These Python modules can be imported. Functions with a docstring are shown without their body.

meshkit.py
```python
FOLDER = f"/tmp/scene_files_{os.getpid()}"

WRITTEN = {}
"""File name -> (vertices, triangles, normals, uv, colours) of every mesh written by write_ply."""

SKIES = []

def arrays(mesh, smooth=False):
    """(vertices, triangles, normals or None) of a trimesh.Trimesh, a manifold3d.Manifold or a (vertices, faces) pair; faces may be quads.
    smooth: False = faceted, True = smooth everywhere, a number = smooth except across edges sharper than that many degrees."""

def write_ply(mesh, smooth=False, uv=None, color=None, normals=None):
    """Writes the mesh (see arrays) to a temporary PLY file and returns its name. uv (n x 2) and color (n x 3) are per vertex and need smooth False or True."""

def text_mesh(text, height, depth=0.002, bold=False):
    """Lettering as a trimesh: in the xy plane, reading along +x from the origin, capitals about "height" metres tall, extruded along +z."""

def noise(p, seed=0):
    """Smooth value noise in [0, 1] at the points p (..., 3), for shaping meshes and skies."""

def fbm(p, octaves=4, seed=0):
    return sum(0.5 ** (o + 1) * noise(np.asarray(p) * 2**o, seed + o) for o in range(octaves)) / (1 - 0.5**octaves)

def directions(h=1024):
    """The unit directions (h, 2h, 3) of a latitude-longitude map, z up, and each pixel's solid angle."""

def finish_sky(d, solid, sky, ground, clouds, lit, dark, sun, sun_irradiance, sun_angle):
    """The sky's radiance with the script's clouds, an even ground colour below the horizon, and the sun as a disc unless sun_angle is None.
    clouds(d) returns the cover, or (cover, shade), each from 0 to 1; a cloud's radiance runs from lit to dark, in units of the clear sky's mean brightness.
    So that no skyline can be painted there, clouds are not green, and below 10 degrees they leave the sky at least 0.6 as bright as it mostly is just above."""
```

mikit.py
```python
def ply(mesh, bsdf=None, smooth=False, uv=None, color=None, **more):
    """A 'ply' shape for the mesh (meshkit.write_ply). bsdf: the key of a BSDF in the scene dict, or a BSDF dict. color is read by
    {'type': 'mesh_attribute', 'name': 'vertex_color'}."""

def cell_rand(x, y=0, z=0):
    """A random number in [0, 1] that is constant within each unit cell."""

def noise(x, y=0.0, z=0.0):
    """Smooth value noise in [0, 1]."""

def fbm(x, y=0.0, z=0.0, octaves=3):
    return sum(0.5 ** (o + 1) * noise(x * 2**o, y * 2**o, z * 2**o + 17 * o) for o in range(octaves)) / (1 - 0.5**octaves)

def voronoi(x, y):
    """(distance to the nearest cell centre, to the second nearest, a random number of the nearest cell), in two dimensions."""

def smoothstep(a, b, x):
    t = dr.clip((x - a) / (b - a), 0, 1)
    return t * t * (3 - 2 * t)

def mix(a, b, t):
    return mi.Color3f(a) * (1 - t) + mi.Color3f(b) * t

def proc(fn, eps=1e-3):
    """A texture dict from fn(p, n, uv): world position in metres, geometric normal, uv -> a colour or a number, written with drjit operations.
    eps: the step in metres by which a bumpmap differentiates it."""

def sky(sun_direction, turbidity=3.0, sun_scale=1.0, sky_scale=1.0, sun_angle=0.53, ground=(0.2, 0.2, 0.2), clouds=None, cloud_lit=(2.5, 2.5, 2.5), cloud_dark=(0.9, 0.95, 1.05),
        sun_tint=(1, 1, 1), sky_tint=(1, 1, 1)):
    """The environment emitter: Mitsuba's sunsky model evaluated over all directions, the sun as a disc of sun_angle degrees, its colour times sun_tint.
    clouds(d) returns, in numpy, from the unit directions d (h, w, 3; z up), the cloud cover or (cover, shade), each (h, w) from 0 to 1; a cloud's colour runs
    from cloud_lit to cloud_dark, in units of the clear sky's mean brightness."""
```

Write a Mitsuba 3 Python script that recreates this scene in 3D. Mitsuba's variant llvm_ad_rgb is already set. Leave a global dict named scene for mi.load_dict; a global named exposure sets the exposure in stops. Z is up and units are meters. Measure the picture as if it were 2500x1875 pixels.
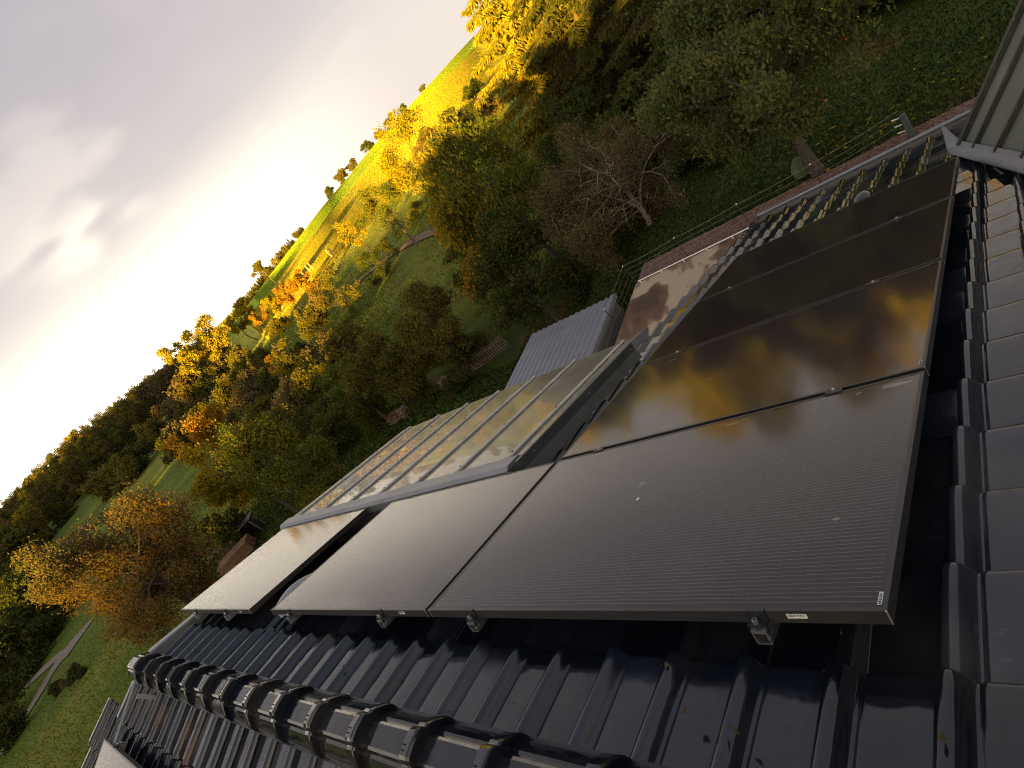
import math, random
import numpy as np, trimesh, manifold3d, shapely.geometry as sg, shapely.ops
import drjit as dr, mitsuba as mi, mikit
from scipy.interpolate import PchipInterpolator

# ------------------------------------------------------------------ camera, sky, exposure
T4 = mi.ScalarTransform4f
scene, labels = {}, {}
CAM = np.array([2.1784, -0.6490, 1.2844])
RCW = np.array([[0.65562805, -0.26646017, -0.70650608], [0.34251415, -0.72891621, 0.59276068], [-0.67293085, -0.63061885, -0.38663153]])
_m = np.eye(4); _m[:3, 0] = -RCW[:, 0]; _m[:3, 1] = -RCW[:, 1]; _m[:3, 2] = RCW[:, 2]; _m[:3, 3] = CAM
scene['camera'] = {'type': 'perspective', 'fov': 81.2317, 'fov_axis': 'x', 'near_clip': 0.05, 'far_clip': 9000.0, 'to_world': T4(_m)}
exposure = 4.65

SUN_AZ, SUN_EL = math.radians(161.0), math.radians(4.6)
SUN = [math.sin(SUN_AZ) * math.cos(SUN_EL), math.cos(SUN_AZ) * math.cos(SUN_EL), math.sin(SUN_EL)]

def np_noise(x, y, seed=0):
    def h(i, j):
        k = (i.astype(np.int64) * 374761393 + j.astype(np.int64) * 668265263 + seed * 1442695041) & 0xFFFFFFFF
        k = ((k ^ (k >> 13)) * 1274126177) & 0xFFFFFFFF
        return ((k ^ (k >> 16)) & 0xFFFFFF) / 16777215.0
    xi, yi = np.floor(x), np.floor(y)
    fx, fy = x - xi, y - yi
    fx, fy = fx * fx * (3 - 2 * fx), fy * fy * (3 - 2 * fy)
    return (h(xi, yi) * (1 - fx) + h(xi + 1, yi) * fx) * (1 - fy) + (h(xi, yi + 1) * (1 - fx) + h(xi + 1, yi + 1) * fx) * fy

def np_fbm(x, y, o=4, seed=0):
    return sum(0.5 ** (k + 1) * np_noise(x * 2 ** k, y * 2 ** k, seed + k) for k in range(o)) / (1 - 0.5 ** o)

def sst(a, b, x):
    t = np.clip((x - a) / (b - a), 0, 1); return t * t * (3 - 2 * t)

def clouds(d):
    z = np.clip(d[..., 2], 1e-3, 1)
    el = np.degrees(np.arcsin(z))
    k = 1.0 / (z + 0.10)
    u, v = d[..., 0] * k, d[..., 1] * k
    n = np_fbm(u * 0.55 + 3.1, v * 0.55 + 7.7, 5, 3)
    n2 = np_fbm(u * 1.5 + 11, v * 1.5 + 2, 5, 9)
    fore = 0.80 + 0.20 * sst(2, 30, el + 14 * (n - 0.5)) * (0.55 + 0.5 * sst(0.3, 0.72, 0.65 * n + 0.35 * n2))
    puff = sst(0.60, 0.80, n2) * sst(5, 12, el)
    streak = sst(0.55, 0.75, np_fbm(u * 0.35 + 5, v * 2.2 + u * 0.8, 4, 21)) * sst(8, 18, el)
    fore = fore - 0.10 * puff - 0.045 * streak
    h = np.sqrt(np.maximum(1 - z * z, 1e-6)); west = (d[..., 0] * math.sin(math.radians(-80)) + d[..., 1] * math.cos(math.radians(-80))) / h
    fore = fore - 0.50 * sst(0.72, 0.99, west) * sst(11.5, 4, el)      # bright open strip low in the west
    AZ = np.degrees(np.arctan2(d[..., 0], d[..., 1]))
    gap = np.exp(-((AZ + 64.5) / 4.5) ** 2 - ((el - 11.5) / 1.9) ** 2) * sst(0.30, 0.62, np_noise(d[..., 0] * 40, d[..., 2] * 55, 4) * 0.5 + n2 * 0.5)
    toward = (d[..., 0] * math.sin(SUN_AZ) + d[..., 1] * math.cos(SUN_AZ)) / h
    glow = sst(-0.25, 0.85, toward) * (0.2 + 0.8 * sst(52, 14, el))          # cloud brightened towards the setting sun, behind the view, to fill-light the foliage
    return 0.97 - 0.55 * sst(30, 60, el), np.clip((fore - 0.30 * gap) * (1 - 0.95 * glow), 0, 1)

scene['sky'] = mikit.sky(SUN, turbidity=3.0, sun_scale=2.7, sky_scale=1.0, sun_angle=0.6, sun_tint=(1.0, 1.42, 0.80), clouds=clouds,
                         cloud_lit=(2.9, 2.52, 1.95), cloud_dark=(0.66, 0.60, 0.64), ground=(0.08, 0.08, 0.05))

# ------------------------------------------------------------------ materials
def proc(fn, eps=1e-3): return mikit.proc(fn, eps)
def pr(name, color, rough=0.6, metal=0.0, spec=0.5, two=True, **k):
    c = color if isinstance(color, dict) else {'type': 'rgb', 'value': list(color)}
    b = {'type': 'principled', 'base_color': c, 'roughness': rough, 'metallic': metal, 'specular': spec, **k}
    scene[name] = {'type': 'twosided', 'bsdf': b} if two else b
    return name
N, F, SM, MX = mikit.noise, mikit.fbm, mikit.smoothstep, mikit.mix

def tile_color(p, n, uv):
    d = F(p.x * 9, p.y * 9, p.z * 9, 3)
    spots = SM(0.80, 0.86, N(p.x * 70, p.y * 70, p.z * 70)) * SM(0.45, 0.6, N(p.x * 6, p.y * 6, p.z * 6))
    red_blotch = SM(0.58, 0.78, F(p.x * 5 + 3, p.y * 2.2, p.z * 5, 3)) * SM(-0.62, -0.72, p.y)  # reddish blotches, rear slope only
    c = MX((0.0035, 0.0045, 0.0075), (0.0075, 0.009, 0.014), d)
    c = MX(c, (0.03, 0.028, 0.025), spots * 0.25)
    grime = SM(0.52, 0.75, F(p.x * 3.1 + 7, p.y * 1.7, p.z * 3.1, 4))
    c = MX(c, (0.030, 0.027, 0.022), grime * 0.5)
    return MX(c, (0.16, 0.055, 0.022), red_blotch * 0.6)
def tile_rough(p, n, uv):
    return 0.07 + 0.16 * SM(0.5, 0.8, F(p.x * 7, p.y * 7, p.z * 7, 3)) + 0.3 * SM(0.58, 0.78, F(p.x * 5 + 3, p.y * 2.2, p.z * 5, 3)) * SM(-0.62, -0.72, p.y)
def tile_mat(name, tone, rough):
    scene[name] = {'type': 'twosided', 'bsdf': {'type': 'bumpmap', 'arbitrary': proc(lambda p, n, uv: F(p.x * 16, p.y * 16, p.z * 16, 2), 2e-3), 'scale': 0.0014,
                   'bsdf': {'type': 'principled', 'base_color': proc(lambda p, n, uv: tile_color(p, n, uv) * tone), 'roughness': proc(lambda p, n, uv: tile_rough(p, n, uv) + rough), 'specular': 0.6}}}
tile_mat('m_tile', 1.0, 0.0); tile_mat('m_tile_worn', 2.4, 0.07); tile_mat('m_tile_dull', 1.6, 0.035)

def cell_color(p, n, uv):          # uv is in metres along the panel: u along the ridge, v down the slope
    u, v = uv.x, uv.y
    line = SM(0.00085, 0.00035, dr.abs(v - 0.0149 * dr.round(v / 0.0149)))
    gap = SM(0.0012, 0.0028, dr.abs(u - 0.0553 * dr.round(u / 0.0553)))
    inside = SM(0.018, 0.020, u) * SM(1.675, 1.673, u) * SM(0.018, 0.020, v) * SM(1.054, 1.052, v)
    dust = SM(0.55, 0.8, F(p.x * 2.2, p.y * 2.2, p.z * 2.2, 4))
    c = MX((0.014, 0.0085, 0.009), (0.020, 0.012, 0.013), F(p.x * 40, p.y * 40, p.z * 40, 2))
    c = MX(c, (0.30, 0.28, 0.29), line * (0.35 + 0.65 * gap) * inside * 0.5)
    c = MX(c, (0.05, 0.046, 0.044), dust * 0.06)
    drop = SM(0.885, 0.91, N(p.x * 26, p.y * 26, p.z * 26)) * SM(0.62, 0.7, N(p.x * 3.3, p.y * 3.3, p.z * 3.3 + 9))
    return MX(c, (0.25, 0.24, 0.22), drop * 0.5)
def cell_soft(p, n, uv):
    c = MX((0.014, 0.0085, 0.009), (0.020, 0.012, 0.013), F(p.x * 40, p.y * 40, p.z * 40, 2))
    return MX(c, (0.05, 0.046, 0.044), 0.10 + 0.06 * SM(0.5, 0.8, F(p.x * 2.2, p.y * 2.2, p.z * 2.2, 4)))
scene['m_cell_soft'] = {'type': 'twosided', 'bsdf': {'type': 'principled', 'base_color': proc(cell_soft), 'roughness': 0.085, 'specular': 0.42}}
scene['m_cell'] = {'type': 'twosided', 'bsdf': {'type': 'principled', 'base_color': proc(cell_color), 'roughness': 0.085, 'specular': 0.42}}
pr('m_frame', (0.035, 0.034, 0.035), 0.32, 0.35)
pr('m_alu', (0.62, 0.60, 0.57), 0.32, 0.95)
pr('m_aluedge', (0.75, 0.72, 0.66), 0.25, 0.9)
pr('m_black', (0.012, 0.012, 0.013), 0.35)
pr('m_sticker', (0.62, 0.60, 0.58), 0.5)
pr('m_ink', (0.02, 0.02, 0.02), 0.6)
pr('m_zinc', proc(lambda p, n, uv: MX((0.16, 0.165, 0.175), (0.26, 0.265, 0.275), F(p.x * 5, p.y * 5, p.z * 5, 4))), 0.42, 0.55)
pr('m_flash', proc(lambda p, n, uv: MX((0.13, 0.13, 0.135), (0.19, 0.19, 0.195), F(p.x * 5, p.y * 5, p.z * 5, 4))), 0.5, 0.2)
pr('m_darkzinc', proc(lambda p, n, uv: MX((0.045, 0.05, 0.055), (0.085, 0.09, 0.095), F(p.x * 4, p.y * 4, p.z * 9, 4))), 0.38, 0.35)
pr('m_bar', proc(lambda p, n, uv: MX((0.42, 0.41, 0.40), (0.30, 0.29, 0.27), F(p.x * 12, p.y * 12, p.z * 12, 3))), 0.4, 0.5)
pr('m_dormer', proc(lambda p, n, uv: MX((0.075, 0.08, 0.066), (0.115, 0.12, 0.10), F(p.x * 3, p.y * 3, p.z * 3, 4))), 0.55, 0.1)
pr('m_seam', (0.03, 0.032, 0.028), 0.5, 0.1)
pr('m_wall', proc(lambda p, n, uv: MX((0.50, 0.47, 0.42), (0.58, 0.56, 0.51), F(p.x * 8, p.y * 8, p.z * 8, 4))), 0.9)
pr('m_shedroof', proc(lambda p, n, uv: MX((0.21, 0.21, 0.245), (0.14, 0.14, 0.165), F(p.x * 1.5, p.y * 5, p.z * 3, 4))), 0.45, 0.2)
pr('m_shedwall', proc(lambda p, n, uv: MX((0.13, 0.125, 0.12), (0.08, 0.078, 0.075), F(p.x * 3, p.y * 3, p.z * 14, 4))), 0.8)
pr('m_steel', (0.05, 0.05, 0.05), 0.5, 0.4)
pr('m_wire', (0.32, 0.33, 0.30), 0.5, 0.4)
pr('m_white', (0.72, 0.71, 0.68), 0.5)
pr('m_post', (0.06, 0.07, 0.075), 0.7)
pr('m_bark', proc(lambda p, n, uv: MX((0.035, 0.027, 0.02), (0.105, 0.08, 0.06), F(p.x * 14, p.y * 14, p.z * 5, 4))), 0.95)
pr('m_palebark', proc(lambda p, n, uv: MX((0.20, 0.16, 0.12), (0.36, 0.30, 0.23), F(p.x * 14, p.y * 14, p.z * 5, 3))), 0.9)
pr('m_timber', proc(lambda p, n, uv: MX((0.11, 0.055, 0.028), (0.17, 0.09, 0.045), F(p.x * 4, p.y * 22, p.z * 22, 3))), 0.8)
pr('m_oldwood', proc(lambda p, n, uv: MX((0.07, 0.052, 0.038), (0.15, 0.115, 0.085), F(p.x * 12, p.y * 12, p.z * 4, 3))), 0.9)
pr('m_log', proc(lambda p, n, uv: MX((0.16, 0.11, 0.07), (0.36, 0.28, 0.20), F(p.x * 9, p.y * 9, p.z * 9, 3))), 0.9)
pr('m_boulder', proc(lambda p, n, uv: MX((0.055, 0.065, 0.028), (0.11, 0.115, 0.06), F(p.x * 4, p.y * 4, p.z * 4, 4))), 0.95)
pr('m_apple', (0.45, 0.16, 0.03), 0.4)
scene['m_glass'] = {'type': 'thindielectric', 'int_ior': 1.52}
def dust_amount(p, n, uv): return 0.52 + 0.24 * SM(0.35, 0.75, F(p.x * 3, p.y * 3, p.z * 3, 4))
scene['m_dustyglass'] = {'type': 'blendbsdf', 'weight': proc(dust_amount), 'clean': {'type': 'thindielectric', 'int_ior': 1.6}, 'dusty': {'type': 'twosided', 'bsdf': {'type': 'principled', 'base_color': {'type': 'rgb', 'value': [0.20, 0.18, 0.135]}, 'roughness': 0.2, 'specular': 0.6}}}
pr('m_gutter', (0.10, 0.085, 0.08), 0.5, 0.3)
scene['m_leaf'] = {'type': 'principledthin', 'base_color': {'type': 'mesh_attribute', 'name': 'vertex_color'}, 'roughness': 0.55, 'spec_trans': 0.0, 'diff_trans': 0.9, 'eta': 1.35}

def ground_color(p, n, uv):
    x, y = p.x - 2.2, p.y + 0.65
    D = dr.sqrt(x * x + y * y)
    az = dr.atan2(x, y) * (180 / math.pi)
    a, b, c = F(p.x * 0.11, p.y * 0.11, 0, 4), F(p.x * 0.9, p.y * 0.9, 3, 4), F(p.x * 6, p.y * 6, 5, 3)
    g = MX((0.062, 0.092, 0.014), (0.120, 0.122, 0.018), SM(0.3, 0.7, a))
    g = MX(g, (0.095, 0.075, 0.025), SM(0.52, 0.75, b) * 0.55)
    g = MX(g, (0.030, 0.055, 0.010), SM(0.5, 0.8, c) * 0.45)
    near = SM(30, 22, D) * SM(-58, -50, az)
    g = MX(g, MX((0.020, 0.037, 0.008), (0.038, 0.050, 0.011), b), near * 0.9)  # shade of the surrounding trees painted into the near lawn colour
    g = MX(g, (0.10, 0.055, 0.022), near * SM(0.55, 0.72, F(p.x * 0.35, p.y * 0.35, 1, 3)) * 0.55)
    field = SM(92, 108, D) * SM(-66, -61, az) * SM(34, 26, az)
    f1 = MX((0.24, 0.23, 0.022), (0.30, 0.26, 0.03), b)
    f2 = MX((0.15, 0.22, 0.016), (0.19, 0.24, 0.02), b)
    f = MX(f1, f2, SM(195, 215, D + 14 * (a - 0.5)))
    return MX(g, f, field)
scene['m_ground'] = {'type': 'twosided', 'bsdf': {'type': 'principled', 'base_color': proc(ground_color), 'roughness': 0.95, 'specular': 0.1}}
def terrace_color(p, n, uv):
    w = F(p.x * 0.8, p.y * 0.8, 4, 3)
    q = F(p.x * 0.9 + 0.7 * p.y + 1.5 * w, 0.5 * p.y - 0.5 * p.x + 1.2 * w, 2, 5)
    q2 = F(p.x * 5.0 + 2.0 * p.y, p.y * 2.5 - p.x, 7, 4)
    c = MX((0.085, 0.045, 0.028), (0.165, 0.100, 0.066), 0.6 * q2 + 0.4 * w)
    c = MX(c, (0.26, 0.175, 0.115), SM(0.44, 0.62, q + 0.30 * (q2 - 0.5)) * 0.75)
    c = MX(c, (0.38, 0.30, 0.215), SM(0.54, 0.64, q + 0.42 * (q2 - 0.5)) * 0.85)
    return MX(c, (0.055, 0.038, 0.024), SM(0.42, 0.30, q + 0.2 * (q2 - 0.5)) * 0.6)
pr('m_terrace', proc(terrace_color), 0.85, 0.0, 0.2)
pr('m_slab', proc(lambda p, n, uv: MX((0.20, 0.19, 0.18), (0.28, 0.265, 0.25), F(p.x * 5, p.y * 5, p.z * 5, 4))), 0.85)
pr('m_gravel', proc(lambda p, n, uv: MX((0.085, 0.042, 0.032), (0.18, 0.115, 0.095), F(p.x * 22, p.y * 22, 0, 2))), 0.95)
pr('m_dirt', proc(lambda p, n, uv: MX((0.085, 0.052, 0.028), (0.125, 0.08, 0.045), F(p.x * 1.3, p.y * 1.3, 0, 4))), 0.95)
pr('m_path', proc(lambda p, n, uv: MX((0.10, 0.08, 0.065), (0.145, 0.12, 0.10), F(p.x * 1.3, p.y * 1.3, 0, 4))), 0.95)

# ------------------------------------------------------------------ helpers
def catm(ms): return trimesh.util.concatenate(ms) if len(ms) > 1 else ms[0]
def quad(v, f): return trimesh.Trimesh(np.asarray(v, float), np.asarray(f), process=False)
def box(a, b, ch=0.0):
    a, b = np.minimum(a, b).astype(float), np.maximum(a, b).astype(float)
    if ch <= 0:
        m = trimesh.creation.box(extents=b - a); m.apply_translation((a + b) / 2); return m
    pts = []
    for sx in (0, 1):
        for sy in (0, 1):
            for sz in (0, 1):
                c = np.array([b[0] if sx else a[0], b[1] if sy else a[1], b[2] if sz else a[2]])
                s = np.array([-1 if sx else 1, -1 if sy else 1, -1 if sz else 1]) * ch
                for k in range(3):
                    o = s.copy(); o[k] = 0; pts.append(c + o)
    return trimesh.convex.convex_hull(np.array(pts))
def prism(poly, h):        # polygon (shapely or points) extruded 0..h along z
    p = poly if isinstance(poly, sg.Polygon) else sg.Polygon(poly)
    return trimesh.creation.extrude_polygon(p, h)
def tubes(paths, sides=5, cap=False):
    V, Fc, o = [], [], 0
    ang = np.arange(sides) * 2 * np.pi / sides
    i = np.arange(sides); j = (i + 1) % sides
    for p, r in paths:
        p = np.asarray(p, float); r = np.broadcast_to(np.asarray(r, float), (len(p),))
        t = np.gradient(p, axis=0); t /= np.linalg.norm(t, axis=1, keepdims=True) + 1e-12
        a = np.cross(t, np.where(np.abs(t[:, 2:]) < 0.9, [0, 0, 1.0], [1.0, 0, 0])); a /= np.linalg.norm(a, axis=1, keepdims=True) + 1e-12
        b = np.cross(t, a)
        v = p[:, None] + r[:, None, None] * (np.cos(ang)[None, :, None] * a[:, None] + np.sin(ang)[None, :, None] * b[:, None])
        V.append(v.reshape(-1, 3))
        for k in range(len(p) - 1):
            A, B = o + k * sides, o + (k + 1) * sides
            Fc.append(np.stack([A + i, B + j, A + j], 1)); Fc.append(np.stack([A + i, B + i, B + j], 1))
        if cap:
            for A, fl in ((o, 1), (o + (len(p) - 1) * sides, 0)):
                f = np.stack([np.full(sides - 2, A), A + i[1:-1], A + i[2:]], 1)
                Fc.append(f if fl else f[:, ::-1])
        o += len(p) * sides
    return quad(np.vstack(V), np.vstack(Fc))
def mat4(R, o):
    m = np.eye(4); m[:3, :3] = R; m[:3, 3] = o; return m
P = math.radians(19.5); CP, SP = math.cos(P), math.sin(P)
ROOF = mat4(np.array([[1, 0, 0], [0, CP, SP], [0, -SP, CP]]), [0, 0, 0])          # (along ridge, down the slope, off the roof) -> world
REAR = mat4(np.array([[-1, 0, 0], [0, -CP, -SP], [0, -SP, CP]]), [0, -0.473, 0.0295])
def tr(m, M): m = m.copy(); m.apply_transform(M); return m
used = {}
def key_of(name):
    if name not in scene and name not in used: used[name] = 0; return name
    used.setdefault(name, 0)
    while True:
        used[name] += 1
        k = '%s_%03d' % (name, used[name])
        if k not in scene and k not in used: used[k] = 0; return k
def add(name, mesh, mat, parent=None, smooth=False, **k):
    key = key_of((parent + '__' if parent else '') + name)
    scene[key] = mikit.ply(mesh, mat, smooth=smooth, **k)
    return key
def lab(key, label=None, cat=None, group=None, kind=None):
    d = {}
    if label: d['label'] = label
    if cat: d['category'] = cat
    if group: d['group'] = group
    if kind: d['kind'] = kind
    labels[key] = d; return key
def thing(name, label, cat, group=None):
    k = key_of(name); lab(k, label, cat, group); return k
def place(key, base, M):
    d = dict(base); d['to_world'] = T4(M); scene[key] = d; return key
def tri_count(): pass

# ------------------------------------------------------------------ terrain
PROF = {
    -180: [(0, -7.0), (15, -6.5), (60, -5.0), (140, 0.0), (200, 5.2), (400, 3.0), (5000, 30)],
    -175: [(0, -7.0), (15, -6.5), (60, -4.8), (140, 3.0), (205, 10.0), (400, 6.0), (5000, 30)],
    -165: [(0, -7.0), (15, -6.5), (60, -4.6), (140, 6.0), (240, 21.0), (400, 16.0), (5000, 30)],
    -130: [(0, -7.0), (15, -6.3), (60, -5.0), (140, 5.0), (240, 17.0), (400, 18.0), (5000, 30)],
    -105: [(0, -7.0), (15, -6.0), (40, -5.5), (80, -5.2), (120, -4.0), (200, 3.0), (350, 14.0), (5000, 40)],
    -90: [(0, -7.0), (20, -5.8), (35, -5.5), (50, -5.2), (75, -5.2), (110, -4.2), (200, 2.0), (320, 8.5), (5000, 30)],
    -77: [(0, -7.0), (20, -6.2), (27, -5.6), (60, -5.2), (85, -5.2), (165, -2.2), (240, 3.6), (350, 8.0), (5000, 30)],
    -66: [(0, -7.0), (20, -6.6), (35, -6.0), (60, -5.4), (110, -5.0), (200, -4.0), (400, -4.0), (900, -2), (2500, 20.0), (5000, 30)],
    -58: [(0, -7.0), (20, -6.6), (27, -6.2), (50, -4.8), (65, -5.2), (110, -4.4), (200, -2.0), (300, 1.2), (600, 1.0), (5000, 20)],
    -50: [(0, -7.0), (20, -6.8), (27, -6.2), (50, -4.7), (70, -5.0), (108, -4.0), (200, 0.6), (290, 4.8), (600, 4.0), (5000, 15)],
    -42: [(0, -7.0), (18, -6.9), (27, -6.0), (50, -4.9), (70, -5.0), (108, -3.4), (200, 2.2), (290, 6.6), (600, 5.0), (5000, 10)],
    -33: [(0, -6.6), (14, -5.5), (22, -5.4), (40, -4.8), (70, -4.4), (108, -3.0), (200, 2.6), (290, 6.8), (600, 5.0), (5000, 10)],
    -26: [(0, -5.4), (12, -5.2), (25, -5.1), (50, -4.4), (108, -2.6), (200, 2.6), (290, 6.8), (600, 5.0), (5000, 10)],
    0: [(0, -5.4), (12, -5.2), (25, -5.1), (50, -4.4), (108, -3.0), (290, 6.0), (600, 5.0), (5000, 10)],
    60: [(0, -5.4), (12, -5.3), (50, -5.0), (150, -3.0), (290, 3.0), (5000, 10)],
    174: [(0, -7.0), (15, -6.5), (60, -5.0), (140, 0.0), (200, 5.2), (400, 3.0), (5000, 30)],
    168: [(0, -7.0), (15, -6.5), (60, -5.0), (140, 0.8), (200, 4.8), (400, 6.0), (5000, 30)],
    150: [(0, -5.6), (12, -5.6), (60, -5.0), (140, 1.0), (200, 8.6), (400, 6.0), (5000, 20)],
    120: [(0, -5.6), (12, -5.6), (60, -5.0), (140, 0.0), (200, 5.0), (400, 4.0), (5000, 20)],
}
PROF[180] = PROF[-180]
_AZ = np.array(sorted(PROF)); _PI = [PchipInterpolator(*np.array(PROF[a]).T) for a in _AZ]
def ground_z(x, y):
    x, y = np.asarray(x, float) - 2.2, np.asarray(y, float) + 0.65
    D, az = np.clip(np.hypot(x, y), 0, 4999), np.degrees(np.arctan2(x, y))
    k = np.clip(np.searchsorted(_AZ, az) - 1, 0, len(_AZ) - 2)
    w = (az - _AZ[k]) / (_AZ[k + 1] - _AZ[k])
    zs = np.stack([p(D) for p in _PI])
    g = np.take_along_axis(zs, k[None], 0)[0] * (1 - w) + np.take_along_axis(zs, k[None] + 1, 0)[0] * w
    return g + sst(16, 60, D) * 0.5 * (np_fbm(x * 0.06, y * 0.06, 3, 5) - 0.5)
# TERRAIN END

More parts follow.
